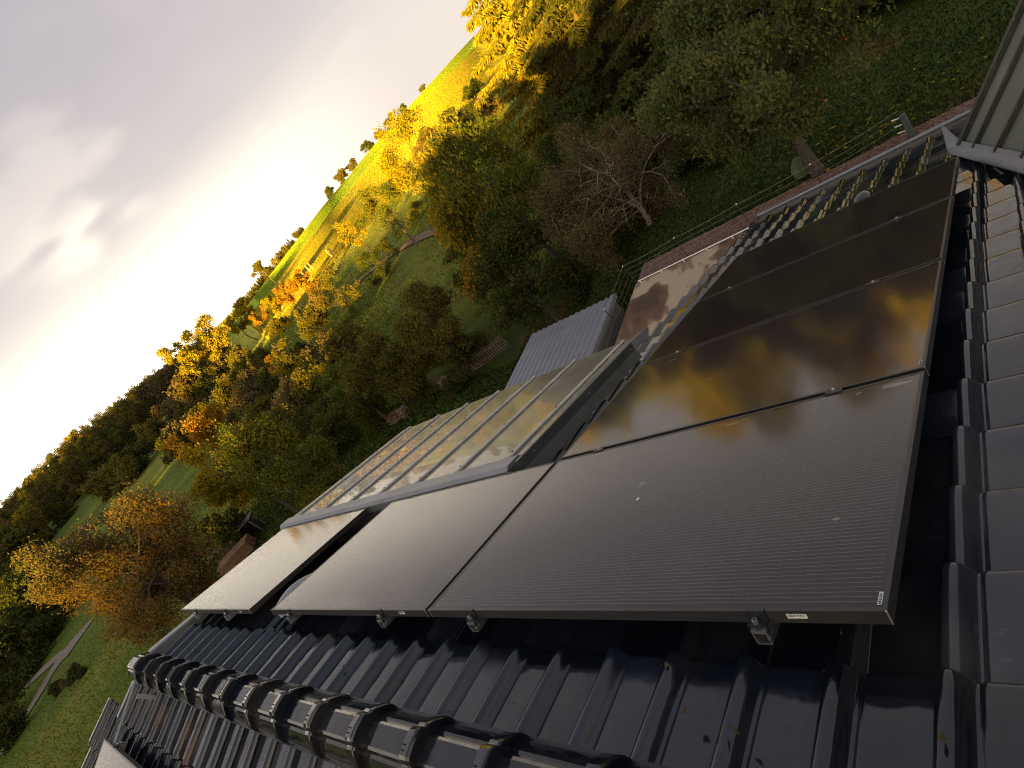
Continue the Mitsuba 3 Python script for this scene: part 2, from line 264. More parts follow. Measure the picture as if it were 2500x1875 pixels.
# ------------------------------------------------------------------ where things stand (metres)
TREES = {
    'larch': (-13.72, 29.41, -0.11, 3.55, 5.48),
    'spruce1': (-10.33, 27.71, -2.86, 3.18, 7.85),
    'spruce2': (-5.88, 26.17, -2.00, 2.98, 6.74),
    'undergrowth': (-11.31, 22.74, -4.96, 2.12, 2.12),
    'spruce3': (-17.27, 38.82, 4.97, 3.68, 7.35),
    'apple': (-1.19, 12.46, -2.40, 1.87, 1.47),
    'hedge1': (-0.23, 20.21, -5.38, 1.48, 0.91),
    'hedge2': (-1.50, 20.53, -3.95, 1.77, 1.30),
    'hedge3': (1.65, 21.34, -5.84, 1.55, 1.00),
    'hedge4': (-4.55, 17.12, -5.54, 1.11, 0.86),
    'plum': (-6.37, 14.62, -3.80, 1.70, 1.52),
    'walnut': (-11.89, 17.54, -2.71, 2.14, 2.83),
    'fyellow': (-37.10, 44.71, -1.15, 3.24, 4.00),
    'fdark': (-35.52, 51.07, -1.96, 1.81, 1.81),
    'fbrown': (-34.54, 44.25, -3.33, 2.24, 3.36),
    'g': (-41.20, 40.80, -2.80, 2.57, 2.92),
    'h': (-51.36, 44.44, -1.91, 1.53, 1.72),
    'juniper': (-33.93, 29.43, -3.81, 1.49, 1.40),
    'j': (-10.86, 13.85, -4.56, 1.72, 1.86),
    'k1': (-15.74, 13.77, -4.31, 1.84, 1.68),
    'k2': (-17.96, 12.41, -4.31, 1.82, 1.57),
    'k3': (-15.61, 13.12, -6.15, 1.13, 0.97),
    'k4': (-20.58, 11.93, -4.27, 1.59, 1.50),
    'k5': (-18.72, 20.88, -5.06, 1.23, 1.23),
    'l1': (-35.61, 25.58, -3.14, 1.93, 1.99),
    'l2': (-37.14, 23.22, -3.16, 1.38, 1.44),
    'm': (-38.64, 20.55, -3.27, 1.36, 1.48),
    'n1': (-71.19, 47.94, -1.83, 1.68, 1.46),
    'n2': (-74.21, 46.93, -1.55, 1.49, 1.26),
    'n3': (-77.11, 46.02, -1.42, 1.40, 1.16),
    'n4': (-80.82, 45.58, -1.23, 1.31, 1.19),
    'n5': (-103.09, 56.95, 0.22, 1.94, 2.24),
    'o1': (-99.63, 46.03, 1.45, 4.23, 3.41),
    'o2': (-97.87, 40.03, 2.44, 2.33, 2.72),
    'o3': (-102.47, 53.88, 0.17, 2.05, 2.05),
    'o4': (-141.59, 90.07, 3.48, 2.12, 2.33),
    'p': (-21.64, 6.94, -2.04, 1.47, 1.71),
    'q': (-18.11, 6.48, -3.43, 1.68, 2.10),
    'r': (-21.14, 2.26, -1.77, 2.19, 2.46),
    's': (-25.84, 10.08, -2.98, 1.14, 0.95),
    'far1': (-177.36, 239.70, 10.97, 2.55, 2.19),
    'far2': (-186.84, 232.32, 10.83, 2.94, 2.57),
    'far3': (-192.76, 227.38, 11.10, 4.06, 2.95),
    'far4': (-198.60, 222.26, 11.37, 3.34, 3.71),
    'far5': (-204.81, 216.51, 11.06, 4.09, 3.35),
    'far6': (-211.82, 209.60, 8.38, 3.75, 4.87),
    'far7': (-217.31, 203.86, 8.62, 4.88, 4.13),
    'far8': (-223.11, 197.46, 8.28, 3.76, 3.76),
}
SHRUBS = [
    ('b', -101.06, 38.76, -2.50, 3.04, 2.82),
    ('b', -107.06, 35.86, -2.67, 2.68, 2.48),
    ('o', -64.51, 23.84, -3.87, 1.60, 1.48),
    ('o', -61.30, 25.69, -3.86, 1.76, 1.63),
    ('b', -52.50, 23.51, -4.29, 1.39, 1.29),
    ('b', -46.59, 18.80, -4.40, 1.29, 1.19),
    ('o', -38.38, 16.56, -4.71, 1.22, 1.13),
    ('b', -34.28, 16.46, -4.85, 1.19, 1.10),
    ('o', -31.99, 17.29, -4.72, 1.21, 1.12),
    ('b', -32.51, 19.50, -4.51, 1.15, 1.06),
    ('o', -28.94, 18.75, -4.58, 1.17, 1.08),
    ('o', -63.24, 31.59, -4.12, 1.40, 1.30),
    ('o', -76.44, 35.82, -3.57, 1.87, 1.74),
    ('b', -99.24, 43.61, -2.96, 2.51, 2.32),
    ('o', -153.95, 63.62, -0.94, 3.76, 3.48),
    ('o', -74.30, 42.38, -3.93, 1.33, 1.23),
    ('b', -168.14, 58.84, 0.67, 4.62, 4.28),
    ('o', -111.64, 32.58, -2.57, 2.56, 2.37),
    ('d', -69.59, 20.66, -3.85, 1.65, 1.52),
    ('d', -107.72, 26.86, -3.06, 2.13, 1.97),
    ('o', -106.80, 23.31, -2.83, 2.47, 2.29),
    ('o', -31.56, 13.45, -5.00, 1.13, 1.05),
    ('o', -27.38, 12.68, -5.12, 1.20, 1.12),
    ('d', -23.75, 11.78, -5.28, 1.15, 1.07),
    ('d', -26.79, 6.02, -4.73, 0.99, 0.92),
    ('d', -49.99, 77.57, -2.39, 1.63, 1.51),
    ('b', -37.48, 58.53, -3.26, 1.44, 1.33),
    ('d', -45.25, 66.25, -3.23, 1.33, 1.23),
    ('d', -27.76, 42.65, -3.86, 1.09, 1.00),
    ('d', -41.32, 23.21, -4.46, 0.84, 0.78),
    ('d', -48.77, 23.39, -4.54, 1.01, 0.94),
    ('b', -155.31, 69.42, -1.86, 2.97, 2.75),
    ('b', -70.34, 22.48, -3.73, 1.78, 1.65),
    ('o', -119.17, 22.71, -2.17, 2.54, 2.35),
    ('d', -98.21, 40.63, -3.22, 2.16, 2.00),
    ('d', -39.05, -0.89, -5.04, 0.37, 0.35),
    ('b', -39.85, -1.52, -5.10, 0.28, 0.26),
    ('d', -41.26, -1.92, -5.04, 0.34, 0.31),
    ('d', -56.11, -2.23, -3.52, 2.18, 2.02),
    ('d', -48.58, -3.89, -4.22, 1.34, 1.24),
    ('d', -60.65, -0.56, -3.65, 2.06, 1.91),
    ('d', -86.90, 0.82, -2.78, 2.91, 2.69),
    ('d', -62.34, 2.35, -4.10, 1.47, 1.36),
    ('d', -77.37, 3.66, -3.14, 2.69, 2.49),
    ('d', -110.62, 5.65, -0.69, 4.37, 4.04),
    ('d', -58.99, 1.24, -4.60, 0.83, 0.77),
    ('d', -43.38, -4.66, -4.59, 0.95, 0.88),
]
TRACK = [[-28.3, 31.4], [-32.0, 33.0], [-35.1, 34.1], [-40.1, 34.6], [-46.9, 35.5], [-49.3, 32.8], [-47.2, 27.8], [-48.6, 25.9], [-50.6, 24.7]]
PATH = [[-44.4, -5.7], [-45.5, -4.3], [-46.6, -2.8], [-48.1, -1.5], [-48.7, -0.2], [-47.6, 0.8]]
PATHW = [0.8, 0.8, 1.0, 1.5, 2.8, 3.2]
PATH2 = [[-54.4, -3.0], [-53.4, -2.3], [-51.6, -1.3], [-49.9, -0.5]]
LOGS_XY = [[-15.2, 13.7], [-16.6, 13.1], [-18.1, 12.9], [-18.9, 12.0], [-20.1, 11.8]]
CHAIR_XY = [[-19.6, 11.7]]
PICKETS_XY = [[-15.5, 13.4], [-13.8, 14.1]]
TIMBER_XY = [[-24.9, 5.7], [-25.9, 4.5], [-27.8, 6.6]]
BOULDER_XY = [[-1.6, 12.7]]
WALL_XY = [[-67.3, -1.8], [-71.9, 1.2]]
FPOSTS_XY = [[-18.2, 18.0]]
FRAMES_XY = [[-87.4, 57.7], [-93.2, 56.4], [-108.2, 60.1], [-122.1, 63.7], [-126.9, 61.5]]
FIELDPOSTS_XY = [[-96.8, 69.6], [-99.6, 70.7], [-84.4, 65.3], [-83.0, 64.9], [-98.4, 68.2]]
TRACKPOSTS_XY = [[-32.2, 31.9], [-33.5, 33.2], [-42.5, 33.2], [-44.5, 32.4], [-29.0, 30.9]]
APPLE_BASE = (-1.3, 12.4)

# ------------------------------------------------------------------ ground sheets
def polar_terrain():
    R = np.concatenate([[3, 5, 7, 9], np.linspace(10.5, 60, 60), np.linspace(62, 330, 110), np.geomspace(345, 4900, 40)])
    A = np.radians(np.concatenate([np.arange(-180, -112, 2.0), np.arange(-112, 12, 0.75), np.arange(12, 180, 4.0)]))
    X = 2.2 + R[:, None] * np.sin(A)[None]; Y = -0.65 + R[:, None] * np.cos(A)[None]
    V = np.stack([X, Y, ground_z(X, Y)], -1).reshape(-1, 3)
    n, m = len(R), len(A)
    i, j = np.meshgrid(np.arange(n - 1), np.arange(m), indexing='ij'); j2 = (j + 1) % m
    a, b, c, d = i * m + j, i * m + j2, (i + 1) * m + j2, (i + 1) * m + j
    Fc = np.concatenate([np.stack([a, b, c], -1).reshape(-1, 3), np.stack([a, c, d], -1).reshape(-1, 3)])
    return quad(V, Fc[:, ::-1])
gm = polar_terrain()
if gm.face_normals[:, 2].mean() < 0: gm.invert()
lab(add('ground', gm, 'm_ground', smooth=True), kind='structure')

def ribbon(pts, w, lift, mat, name, sub=6):
    pts = np.asarray(pts, float); t = np.linspace(0, len(pts) - 1, (len(pts) - 1) * sub + 1)
    pi = PchipInterpolator(np.arange(len(pts)), pts); p = pi(t); d = pi(t, 1); d /= np.linalg.norm(d, axis=1, keepdims=True)
    nrm = np.stack([-d[:, 1], d[:, 0]], 1); w = np.interp(t, np.arange(len(pts)), np.broadcast_to(w, (len(pts),)))
    cols = []
    for s in (-0.5, -0.17, 0.17, 0.5):
        q = p + nrm * (w * s * (1 + 0.12 * np.sin(t * 2.7 + s * 5)))[:, None]; cols.append(np.column_stack([q, ground_z(q[:, 0], q[:, 1]) + lift]))
    V = np.stack(cols, 1).reshape(-1, 3); Fc = []
    for i in range(len(t) - 1):
        for k in range(3):
            a = i * 4 + k; Fc += [[a, a + 4, a + 5], [a, a + 5, a + 1]]
    m = quad(V, Fc)
    if m.face_normals[:, 2].mean() < 0: m.invert()
    return lab(add(name, m, mat), kind='structure')
ribbon(TRACK, 1.3, 0.10, 'm_dirt', 'track')
ribbon(PATH, PATHW, 0.06, 'm_path', 'path')
ribbon(PATH2, 1.1, 0.065, 'm_path', 'path')
terr = box([-5.7, 5.2, -7.6], [6.0, 11.12, -5.0], 0.02)
lab(add('terrace', terr, 'm_terrace'), kind='structure')
gs = box([-5.68, 11.125, -7.5], [7.5, 11.95, -5.03])
lab(add('gravel_bed', gs, 'm_gravel'), kind='structure')
rng = np.random.default_rng(5)
pv = []
for i in range(2600):
    x, y = rng.uniform(-5.66, 3.0), rng.uniform(11.14, 11.94); s = rng.uniform(0.012, 0.034)
    m = trimesh.creation.icosahedron(); m.apply_scale([s * rng.uniform(.7, 1.4), s * rng.uniform(.7, 1.3), s * .7]); m.apply_transform(trimesh.transformations.rotation_matrix(rng.uniform(0, 6), [0, 0, 1])); m.apply_translation([x, y, -5.025]); pv.append(m)
lab(add('pebbles', catm(pv), 'm_gravel'), 'reddish pebbles covering the strip of gravel beyond the terrace', 'gravel', kind='stuff')
k = thing('terrace_rail', 'thin white rail low along the far edge of the brown terrace', 'rail')
add('bar', tubes([([[-5.55, 11.04, -4.93], [3.0, 11.04, -4.93]], 0.014)], 6), 'm_white', k)
for i in range(14): add('foot', box([-5.5 + i * 0.62, 11.03, -5.0], [-5.48 + i * 0.62, 11.05, -4.94]), 'm_white', k)

# ------------------------------------------------------------------ house
house = thing('house', 'house with a glossy black tiled roof carrying solar panels', 'house')
w1 = box([-3.7, -6.9, -7.6], [8.6, 1.0, -2.45]); w2 = box([-0.52, 1.002, -7.6], [8.6, 6.05, -2.5])
gab = tr(prism([(-6.85, -2.45), (1.0, -2.45), (1.0, -0.62), (-0.473, -0.10), (-6.85, -2.36)], 12.2), mat4(np.array([[0, 0, 1], [1, 0, 0], [0, 1, 0.0]]), [-3.65, 0, 0]))
gab2 = tr(prism([(1.002, -2.5), (6.0, -2.5), (6.0, -2.42), (1.002, -0.66)], 9.0), mat4(np.array([[0, 0, 1], [1, 0, 0], [0, 1, 0.0]]), [-0.5, 0, 0]))
add('wall', catm([w1, w2, gab, gab2]), 'm_wall', house)
# the taller wing behind the ridge, with its own gable roof
wing = [box([2.9, -11.0, -7.6], [9.6, -5.2, 1.4])]
add('wing_wall', catm(wing), 'm_wall', house)
rf = tr(prism([(2.3, 1.15), (6.25, 4.1), (10.2, 1.15), (10.2, 1.4), (6.25, 4.4), (2.3, 1.4)], 6.6), mat4(np.array([[1, 0, 0], [0, 0, -1], [0, 1, 0.0]]), [0, -4.8, 0]))
add('wing_roof', rf, 'm_black', house)

W, C0, CL = 0.2154, 0.2163, 0.309          # tile width, first column, course length
L = CL + 0.055
px = np.array([0.000, 0.002, 0.006, 0.013, 0.022, 0.030, 0.037, 0.044, 0.051, 0.058, 0.064, 0.069, 0.074, 0.079, 0.088, 0.150, 0.2000, 0.2152])
pz = np.array([0.004, 0.022, 0.036, 0.043, 0.0455, 0.0452, 0.0430, 0.0385, 0.0315, 0.0225, 0.0145, 0.0100, 0.0100, 0.0125, 0.0150, 0.0155, 0.0155, 0.0150])
def tile_mesh(seed):
    r = np.random.default_rng(seed)
    ys = np.array([0.0, -0.0025, -0.009, -0.020, -0.034, -0.06, -0.20, -L]); lift = np.array([-0.0115, -0.0062, -0.0028, -0.0009, -0.0002, 0.0, 0.0, 0.0])
    tilt = 0.040 * (1 + ys / L); rows = []
    wob = r.normal(0, 0.0007, 3)
    for y, l, t in zip(ys, lift, tilt):
        rows.append(np.column_stack([px, np.full_like(px, y), pz + l + t + wob[0] * np.sin(px * 30) + wob[1] * y * 4]))
    rows.insert(0, np.column_stack([px, np.full_like(px, -0.001), pz - 0.020 + tilt[0]]))
    n = len(px); V = np.vstack(rows); Fc = []
    for i in range(len(rows) - 1):
        for j in range(n - 1):
            a = i * n + j; Fc += [[a, a + 1, a + n + 1], [a, a + n + 1, a + n]]
    m = quad(V, Fc)
    if m.face_normals[:, 2].mean() < 0: m.invert()
    return m
TM = [tile_mesh(i) for i in range(3)]
TB = [mikit.ply(m, k, smooth=50) for k in ('m_tile', 'm_tile_worn', 'm_tile_dull') for m in TM]
NB = -0.130 - 0.0455 - 0.040
jr = np.random.default_rng(11)
def jig():
    a, b, c = jr.normal(0, 0.0022), jr.normal(0, 0.0025), jr.normal(0, 0.003)
    return np.array([[1, -a, c], [a, 1, -b], [-c, b, 1]])
roof = key_of(house + '__roof'); rear = key_of(house + '__rear_roof')
deck = box([-3.74, -0.47, -0.28], [8.6, 1.12, -0.235]); deck2 = box([-0.55, 1.12, -0.28], [8.6, 6.80, -0.235])
scene[roof] = mikit.ply(catm([tr(deck, ROOF), tr(deck2, ROOF)]), 'm_black')
scene[rear] = mikit.ply(tr(box([-8.6, 0.0, -0.14], [3.74, 6.4, -0.105]), REAR), 'm_black')
loose, loose_rear = [], []
def lay(s, t, part, Mr, store, par, nb):
    M = Mr @ mat4(jig(), [s + jr.normal(0, 0.0012), t + jr.normal(0, 0.002), nb + jr.normal(0, 0.0008)])
    v = jr.integers(0, 3); w = jr.choice(3, p=[0.5, 0.2, 0.3])
    if part: place(key_of(par + '__tile'), TB[w * 3 + v], M)
    else: store.append(tr(TM[v], M))
for kk in range(0, 23):
    t = -0.0045 + kk * CL
    for j in range(-18, 21):
        s = C0 + j * W
        if t > 1.2 and s < -0.66 or 1.2 < t < 3.0 and s < -0.45: continue
        if t > 3.6 and s > 2.2 - 0.25 * (t - 3.3): continue
        under = (-0.05 < s < 1.5 and 0.3 < t < 4.3) or (s < -0.2 and 0.3 < t < 1.3 and not -2.2 < s < -1.8)
        part = (kk < 2 and s < 2.6) or (kk >= 2 and not under and s < (2.3 if kk > 4 else 2.6) and (s > -0.66 or t < 1.2))
        lay(s, t, part, ROOF, loose, roof, NB)
for kk in range(0, 9):
    t = 0.418 + kk * CL
    for j in range(-20, 18):
        s = -(C0 + j * W) - W
        lay(s, t, kk < 2 and -1.8 < s < 3.72 and (kk < 1 or s > 2.2), REAR, loose_rear, rear, -0.0455 - 0.040)
for kk in range(1, 9):
    for j in range(18, 23): lay(3.66 + (j - 17) * W - 0.03, 0.418 + 0.29 + (kk - 1) * CL, False, REAR, loose_rear, rear, -0.10)
lab(add('tile_field', catm(loose), 'm_tile', roof, smooth=50), kind='stuff')
lab(add('tile_field', catm(loose_rear), 'm_tile', rear, smooth=50), kind='stuff')

# ridge caps: flat crown, groove, sloping lower band, thick raised collar towards the camera
def cap_profile(g):
    return np.array([(-0.112, -0.062), (-0.110, -0.045), (-0.100, -0.022), (-0.080, 0.004), (-0.066, 0.018), (-0.058, 0.020), (-0.054, 0.022), (-0.046, 0.038), (-0.036, 0.045), (0, 0.048),
                     (0.036, 0.045), (0.046, 0.038), (0.054, 0.022), (0.058, 0.020), (0.066, 0.018), (0.080, 0.004), (0.100, -0.022), (0.110, -0.045), (0.112, -0.062)]) * [1 + g * 0.9, 1] + [0, g]
def cap_mesh(pitch=0.36):
    st = [(-0.07, 0.0), (0.0, 0.0), (pitch - 0.075, 0.003), (pitch - 0.062, 0.006), (pitch - 0.054, 0.026), (pitch - 0.046, 0.036), (pitch - 0.020, 0.040), (pitch - 0.002, 0.042), (pitch + 0.006, 0.040), (pitch + 0.009, 0.034)]
    rows = [np.column_stack([np.full(19, x), cap_profile(g)]) for x, g in st]
    last = cap_profile(0.034); inner = last * [0.84, 1] - [0, 0.050]
    wave = 0.006 * np.cos(np.linspace(0, 6 * np.pi, 19))
    rows.append(np.column_stack([np.full(19, pitch + 0.004) + wave * 0.4, inner + np.column_stack([wave * 0, wave])]))
    rows.append(np.column_stack([np.full(19, pitch - 0.04), inner]))
    V = np.vstack(rows); Fc = []; n = 19
    for i in range(len(rows) - 1):
        for j in range(n - 1):
            a = i * n + j; Fc += [[a, a + 1, a + n + 1], [a, a + n + 1, a + n]]
    m = quad(V, Fc)
    if m.face_normals[: 2 * 18 * 3, 2].mean() < 0: m.invert()
    return m
CB = mikit.ply(cap_mesh(), 'm_tile', smooth=17)
clipm = catm([box([0.318, -0.026, 0.062], [0.330, -0.022, 0.0895]), box([0.318, -0.010, 0.064], [0.330, -0.006, 0.0905])])
KB = mikit.ply(clipm, 'm_black')
for i in range(20):
    M = mat4(jig(), [-3.93 + i * 0.36, -0.473, 0.006])
    place(key_of(roof + '__ridge_cap'), CB, M)
    if i < 18: place(key_of(roof + '__ridge_clip'), KB, M)
lab(add('ridge_strip', box([-3.8, -0.59, -0.055], [3.4, -0.356, -0.03]), 'm_black', roof))
# verge trim at the gable, gutter along the eaves
vt = catm([tr(box([-3.93, -0.34, -0.30], [-3.80, 1.14, -0.115], 0.01), ROOF), tr(box([3.785, 0.05, -0.22], [3.815, 6.4, -0.012], 0.01), REAR)])
add('verge_trim', vt, 'm_zinc', house)
g1 = [(-0.075 * math.cos(a), -0.075 * math.sin(a)) for a in np.linspace(0, math.pi, 13)] + [(0.069 * math.cos(a), -0.069 * math.sin(a)) for a in np.linspace(0, math.pi, 13)]
gut = tr(prism(sg.Polygon(g1).buffer(0), 3.2), mat4(np.array([[0, 0, 1], [1, 0, 0], [0, 1, 0.0]]), [-0.60, 6.47, -2.44]))
bead = tubes([([[-0.60, 6.555, -2.435], [2.6, 6.555, -2.435]], 0.012)], 8)
ecap = tr(prism(sg.Polygon(g1[:13]).buffer(0.002), 0.004), mat4(np.array([[0, 0, 1], [1, 0, 0], [0, 1, 0.0]]), [-0.606, 6.47, -2.44]))
gk = add('gutter', catm([gut, ecap, tr(box([-0.60, 6.795, -0.25], [2.6, 6.80, -0.14]), ROOF)]), 'm_gutter', house)
add('bead', tr(box([-0.60, 6.53, -2.47], [2.6, 6.57, -2.425], 0.012), np.eye(4)), 'm_zinc', gk)
add('fascia', box([-0.56, 6.36, -2.75], [8.6, 6.39, -2.44]), 'm_wall', house)
# vents
def hood(M, name, col):
    u, v = np.meshgrid(np.linspace(0, 1, 15), np.linspace(0, np.pi, 13), indexing='ij')
    r = 0.085 * np.sin(np.pi * (0.12 + 0.80 * u)) ** 0.6 * 1.0
    V = np.stack([r * np.cos(v) * 1.0, -0.12 + 0.27 * u, 0.078 * np.sin(v) * np.sin(np.pi * (0.10 + 0.72 * u)) ** 0.7], -1).reshape(-1, 3)
    Fc = [[i * 13 + j, i * 13 + j + 1, (i + 1) * 13 + j + 1] for i in range(14) for j in range(12)] + [[i * 13 + j, (i + 1) * 13 + j + 1, (i + 1) * 13 + j] for i in range(14) for j in range(12)]
    m = quad(V, Fc)
    add(name, tr(m, M), col, roof, smooth=40)
    add('vent_slot', tr(box([-0.05, 0.142, 0.002], [0.05, 0.146, 0.03]), M), 'm_ink', roof)
hood(ROOF @ mat4(np.eye(3), [0.92, 5.06, -0.135]), 'vent_hood', 'm_tile')
hood(ROOF @ mat4(np.eye(3) * 1.25, [-1.78, 0.17, -0.085]), 'vent_hood', 'm_zinc')

# ------------------------------------------------------------------ metal dormer at the right
dor = key_of(house + '__dormer')
tq = 1.28; q = math.atan(tq); ux, uz = math.cos(q), math.sin(q)
X0, Y0, Z0 = 1.65, 4.859, -1.827
def vx(y): return X0 + (0.354 / tq) * (Y0 - y)
def onp(x, y, o=0.0): return np.array([x - o * uz, y, Z0 + tq * (x - X0) + o * ux])
ylist = [Y0, 4.48, 4.02, 3.55, 3.08, 2.61, 2.14, 1.67, 1.20, 0.73, 0.26, -0.21]; XR = 4.15
for i in range(len(ylist) - 1):
    a, b = ylist[i], ylist[i + 1]
    if vx(b) > XR - 0.05: break
    c = [onp(vx(a) - 0.02, a), onp(XR, a), onp(XR, b), onp(vx(b) - 0.02, b)]; d = [onp(vx(a) - 0.02, a, -0.03), onp(XR, a, -0.03), onp(XR, b, -0.03), onp(vx(b) - 0.02, b, -0.03)]
    m = trimesh.convex.convex_hull(np.array(c + d)); add('sheet', m, 'm_dormer', dor)
    if i > 0:
        s0, s1 = onp(vx(a) + 0.02, a), onp(XR, a)
        pts = [p + np.array([0, dy, 0]) + np.array([-uz, 0, ux]) * o for p in (s0, s1) for dy in (-0.013, 0.013) for o in (-0.005, 0.034)]
        add('seam', trimesh.convex.convex_hull(np.array(pts)), 'm_seam', dor)
pts = [p + np.array([0, dy, 0]) + np.array([-uz, 0, ux]) * o for p in (onp(vx(Y0) - 0.03, Y0), onp(XR, Y0)) for dy in (-0.02, 0.05) for o in (-0.16, 0.028)]
add('verge_board', trimesh.convex.convex_hull(np.array(pts)), 'm_seam', dor)
pts = [p + np.array([0, dy, 0]) + np.array([-uz, 0, ux]) * o for p in (onp(vx(Y0) - 0.03, Y0), onp(XR, Y0)) for dy in (-0.052, -0.021) for o in (0.002, 0.038)]
add('verge_strip', trimesh.convex.convex_hull(np.array(pts)), 'm_seam', dor)
gw = tr(prism([(X0 + 0.12, Z0 - 0.25), (XR, Z0 - 0.25), (XR, Z0 + tq * (XR - X0) - 0.12)], 0.08), mat4(np.array([[1, 0, 0], [0, 0, -1], [0, 1, 0.0]]), [0, 4.80, 0]))
add('gable', gw, 'm_wall', dor)
rp = [np.array([XR, Y0, Z0 + tq * (XR - X0)]), np.array([XR + 2.5, Y0, Z0]), np.array([XR + 2.5, -1.0, Z0]), np.array([XR, -1.0, Z0 + tq * (XR - X0)])]
add('far_side', trimesh.convex.convex_hull(np.array(rp + [p - [0, 0, 0.1] for p in rp])), 'm_dormer', dor)
# valley flashing: rounded strip from the eaves up along the dormer foot
ys = np.linspace(6.3, 0.6, 24); V = []
for y in ys:
    x = vx(y) if y < Y0 else X0 - 0.25 * (y - Y0) * 0.5; zt = -0.354 * y - 0.107
    f = 1.0 if y < Y0 else max(0.25, 1 - (y - Y0) * 0.55)
    for a, h in ((-0.085, 0.004), (-0.082, 0.020), (-0.06, 0.034), (-0.03, 0.038), (0.0, 0.040), (0.02, 0.065)):
        V.append([x + a * f, y, zt + h * (1 if y < Y0 else f)])
n = 6; Fc = []
for i in range(len(ys) - 1):
    for j in range(n - 1):
        a = i * n + j; Fc += [[a, a + 1, a + n + 1], [a, a + n + 1, a + n]]
add('flashing', quad(np.array(V), Fc), 'm_flash', dor, smooth=50)

# ------------------------------------------------------------------ glazed lean-to roof at the left
con = thing('conservatory', 'lean-to conservatory with a sloping glass roof beside the solar panels', 'conservatory')
RS = lambda m: tr(m, ROOF)
bars = [-3.775, -3.17, -2.645, -2.13, -1.60, -1.09, -0.55]
edges = [-3.965] + bars + [-0.405]
for a, b in zip(edges[:-1], edges[1:]):
    p = quad([[a + 0.006, 1.26, 0.004], [b - 0.006, 1.26, 0.004], [b - 0.006, 2.945, 0.004], [a + 0.006, 2.945, 0.004]], [[0, 1, 2], [0, 2, 3]])
    add('pane', RS(p), 'm_dustyglass', con)
bp = sg.Polygon([(-0.016, 0.008), (0.016, 0.008), (0.016, 0.016), (0.010, 0.023), (-0.010, 0.023), (-0.016, 0.016)])
for s in bars:
    b = key_of(con + '__bar')
    m = tr(prism(bp, 1.70), mat4(np.array([[1, 0, 0], [0, 0, 1], [0, 1, 0.0]]) @ np.diag([1, 1, 1]), [s, 1.245, 0])); m.fix_normals()
    scene[b] = mikit.ply(RS(m), 'm_bar', smooth=20)
    for t in (1.31, 1.86, 2.40, 2.86):
        sc = trimesh.creation.cylinder(0.0065, 0.008, sections=8); sc.apply_translation([s + 0.001, t, 0.025]); add('screw', RS(sc), 'm_steel', b)
beam = tr(prism([(1.105, -0.06), (1.105, -0.005), (1.125, 0.020), (1.235, 0.024), (1.262, 0.010), (1.262, -0.06)], 3.50), mat4(np.array([[0, 0, 1], [1, 0, 0], [0, 1, 0.0]]), [-3.945, 0, 0]))
add('beam', RS(beam), 'm_zinc', con)
add('beam_foot', RS(box([-3.90, 1.125, -0.24], [-0.50, 1.145, -0.062])), 'm_darkzinc', con)
add('beam_bracket', RS(catm([box([-0.445, 1.10, -0.05], [-0.40, 1.16, -0.045]), box([-0.445, 1.10, -0.05], [-0.441, 1.16, 0.0])])), 'm_darkzinc', con)
fp = [(-0.420, 0.016), (-0.396, 0.016), (-0.392, -0.050), (-0.366, -0.122), (-0.374, -0.126), (-0.402, -0.054), (-0.420, -0.030)]
fl = tr(prism(fp, 1.62), mat4(np.array([[1, 0, 0], [0, 0, 1], [0, 1, 0.0]]), [0, 1.17, 0])); fl.fix_normals()
add('side_flashing', RS(fl), 'm_darkzinc', con)
add('flashing_tab', RS(catm([trimesh.convex.convex_hull(np.array([[-0.42, 2.78, 0.012], [-0.39, 2.78, -0.03], [-0.34, 2.95, -0.05], [-0.36, 3.06, 0.02], [-0.43, 2.95, 0.02], [-0.36, 3.06, 0.012], [-0.35, 2.95, -0.056]]))])), 'm_darkzinc', con)
for t in (1.33, 2.05, 2.74):
    sc = trimesh.creation.cylinder(0.008, 0.012, sections=8); sc.apply_transform(trimesh.transformations.rotation_matrix(1.57, [0, 1, 0])); sc.apply_translation([-0.394, t, -0.02]); add('rivet', RS(sc), 'm_alu', con)
add('eave_profile', RS(box([-3.965, 2.93, -0.012], [-0.41, 2.955, 0.0015])), 'm_bar', con)
for i in range(6): add('post', box([-3.92 + i * 0.64, 2.66, -6.9], [-3.86 + i * 0.64, 2.72, -1.02]), 'm_white', con)
for i in range(5): add('front_pane', quad([[-3.86 + i * 0.64, 2.69, -6.6], [-3.28 + i * 0.64, 2.69, -6.6], [-3.28 + i * 0.64, 2.69, -1.05], [-3.86 + i * 0.64, 2.69, -1.05]], [[0, 1, 2], [0, 2, 3]]), 'm_glass', con)
add('side_wall', box([-3.92, 1.0, -7.4], [-3.86, 2.66, -1.08]), 'm_white', con)
add('floor', box([-3.86, 1.0, -7.0], [-0.53, 2.66, -5.0]), 'm_timber', con)
add('blind', RS(box([-3.80, 1.28, -0.34], [-0.56, 2.5, -0.335])), 'm_oldwood', con)

DROP = (0.770, 0.577)
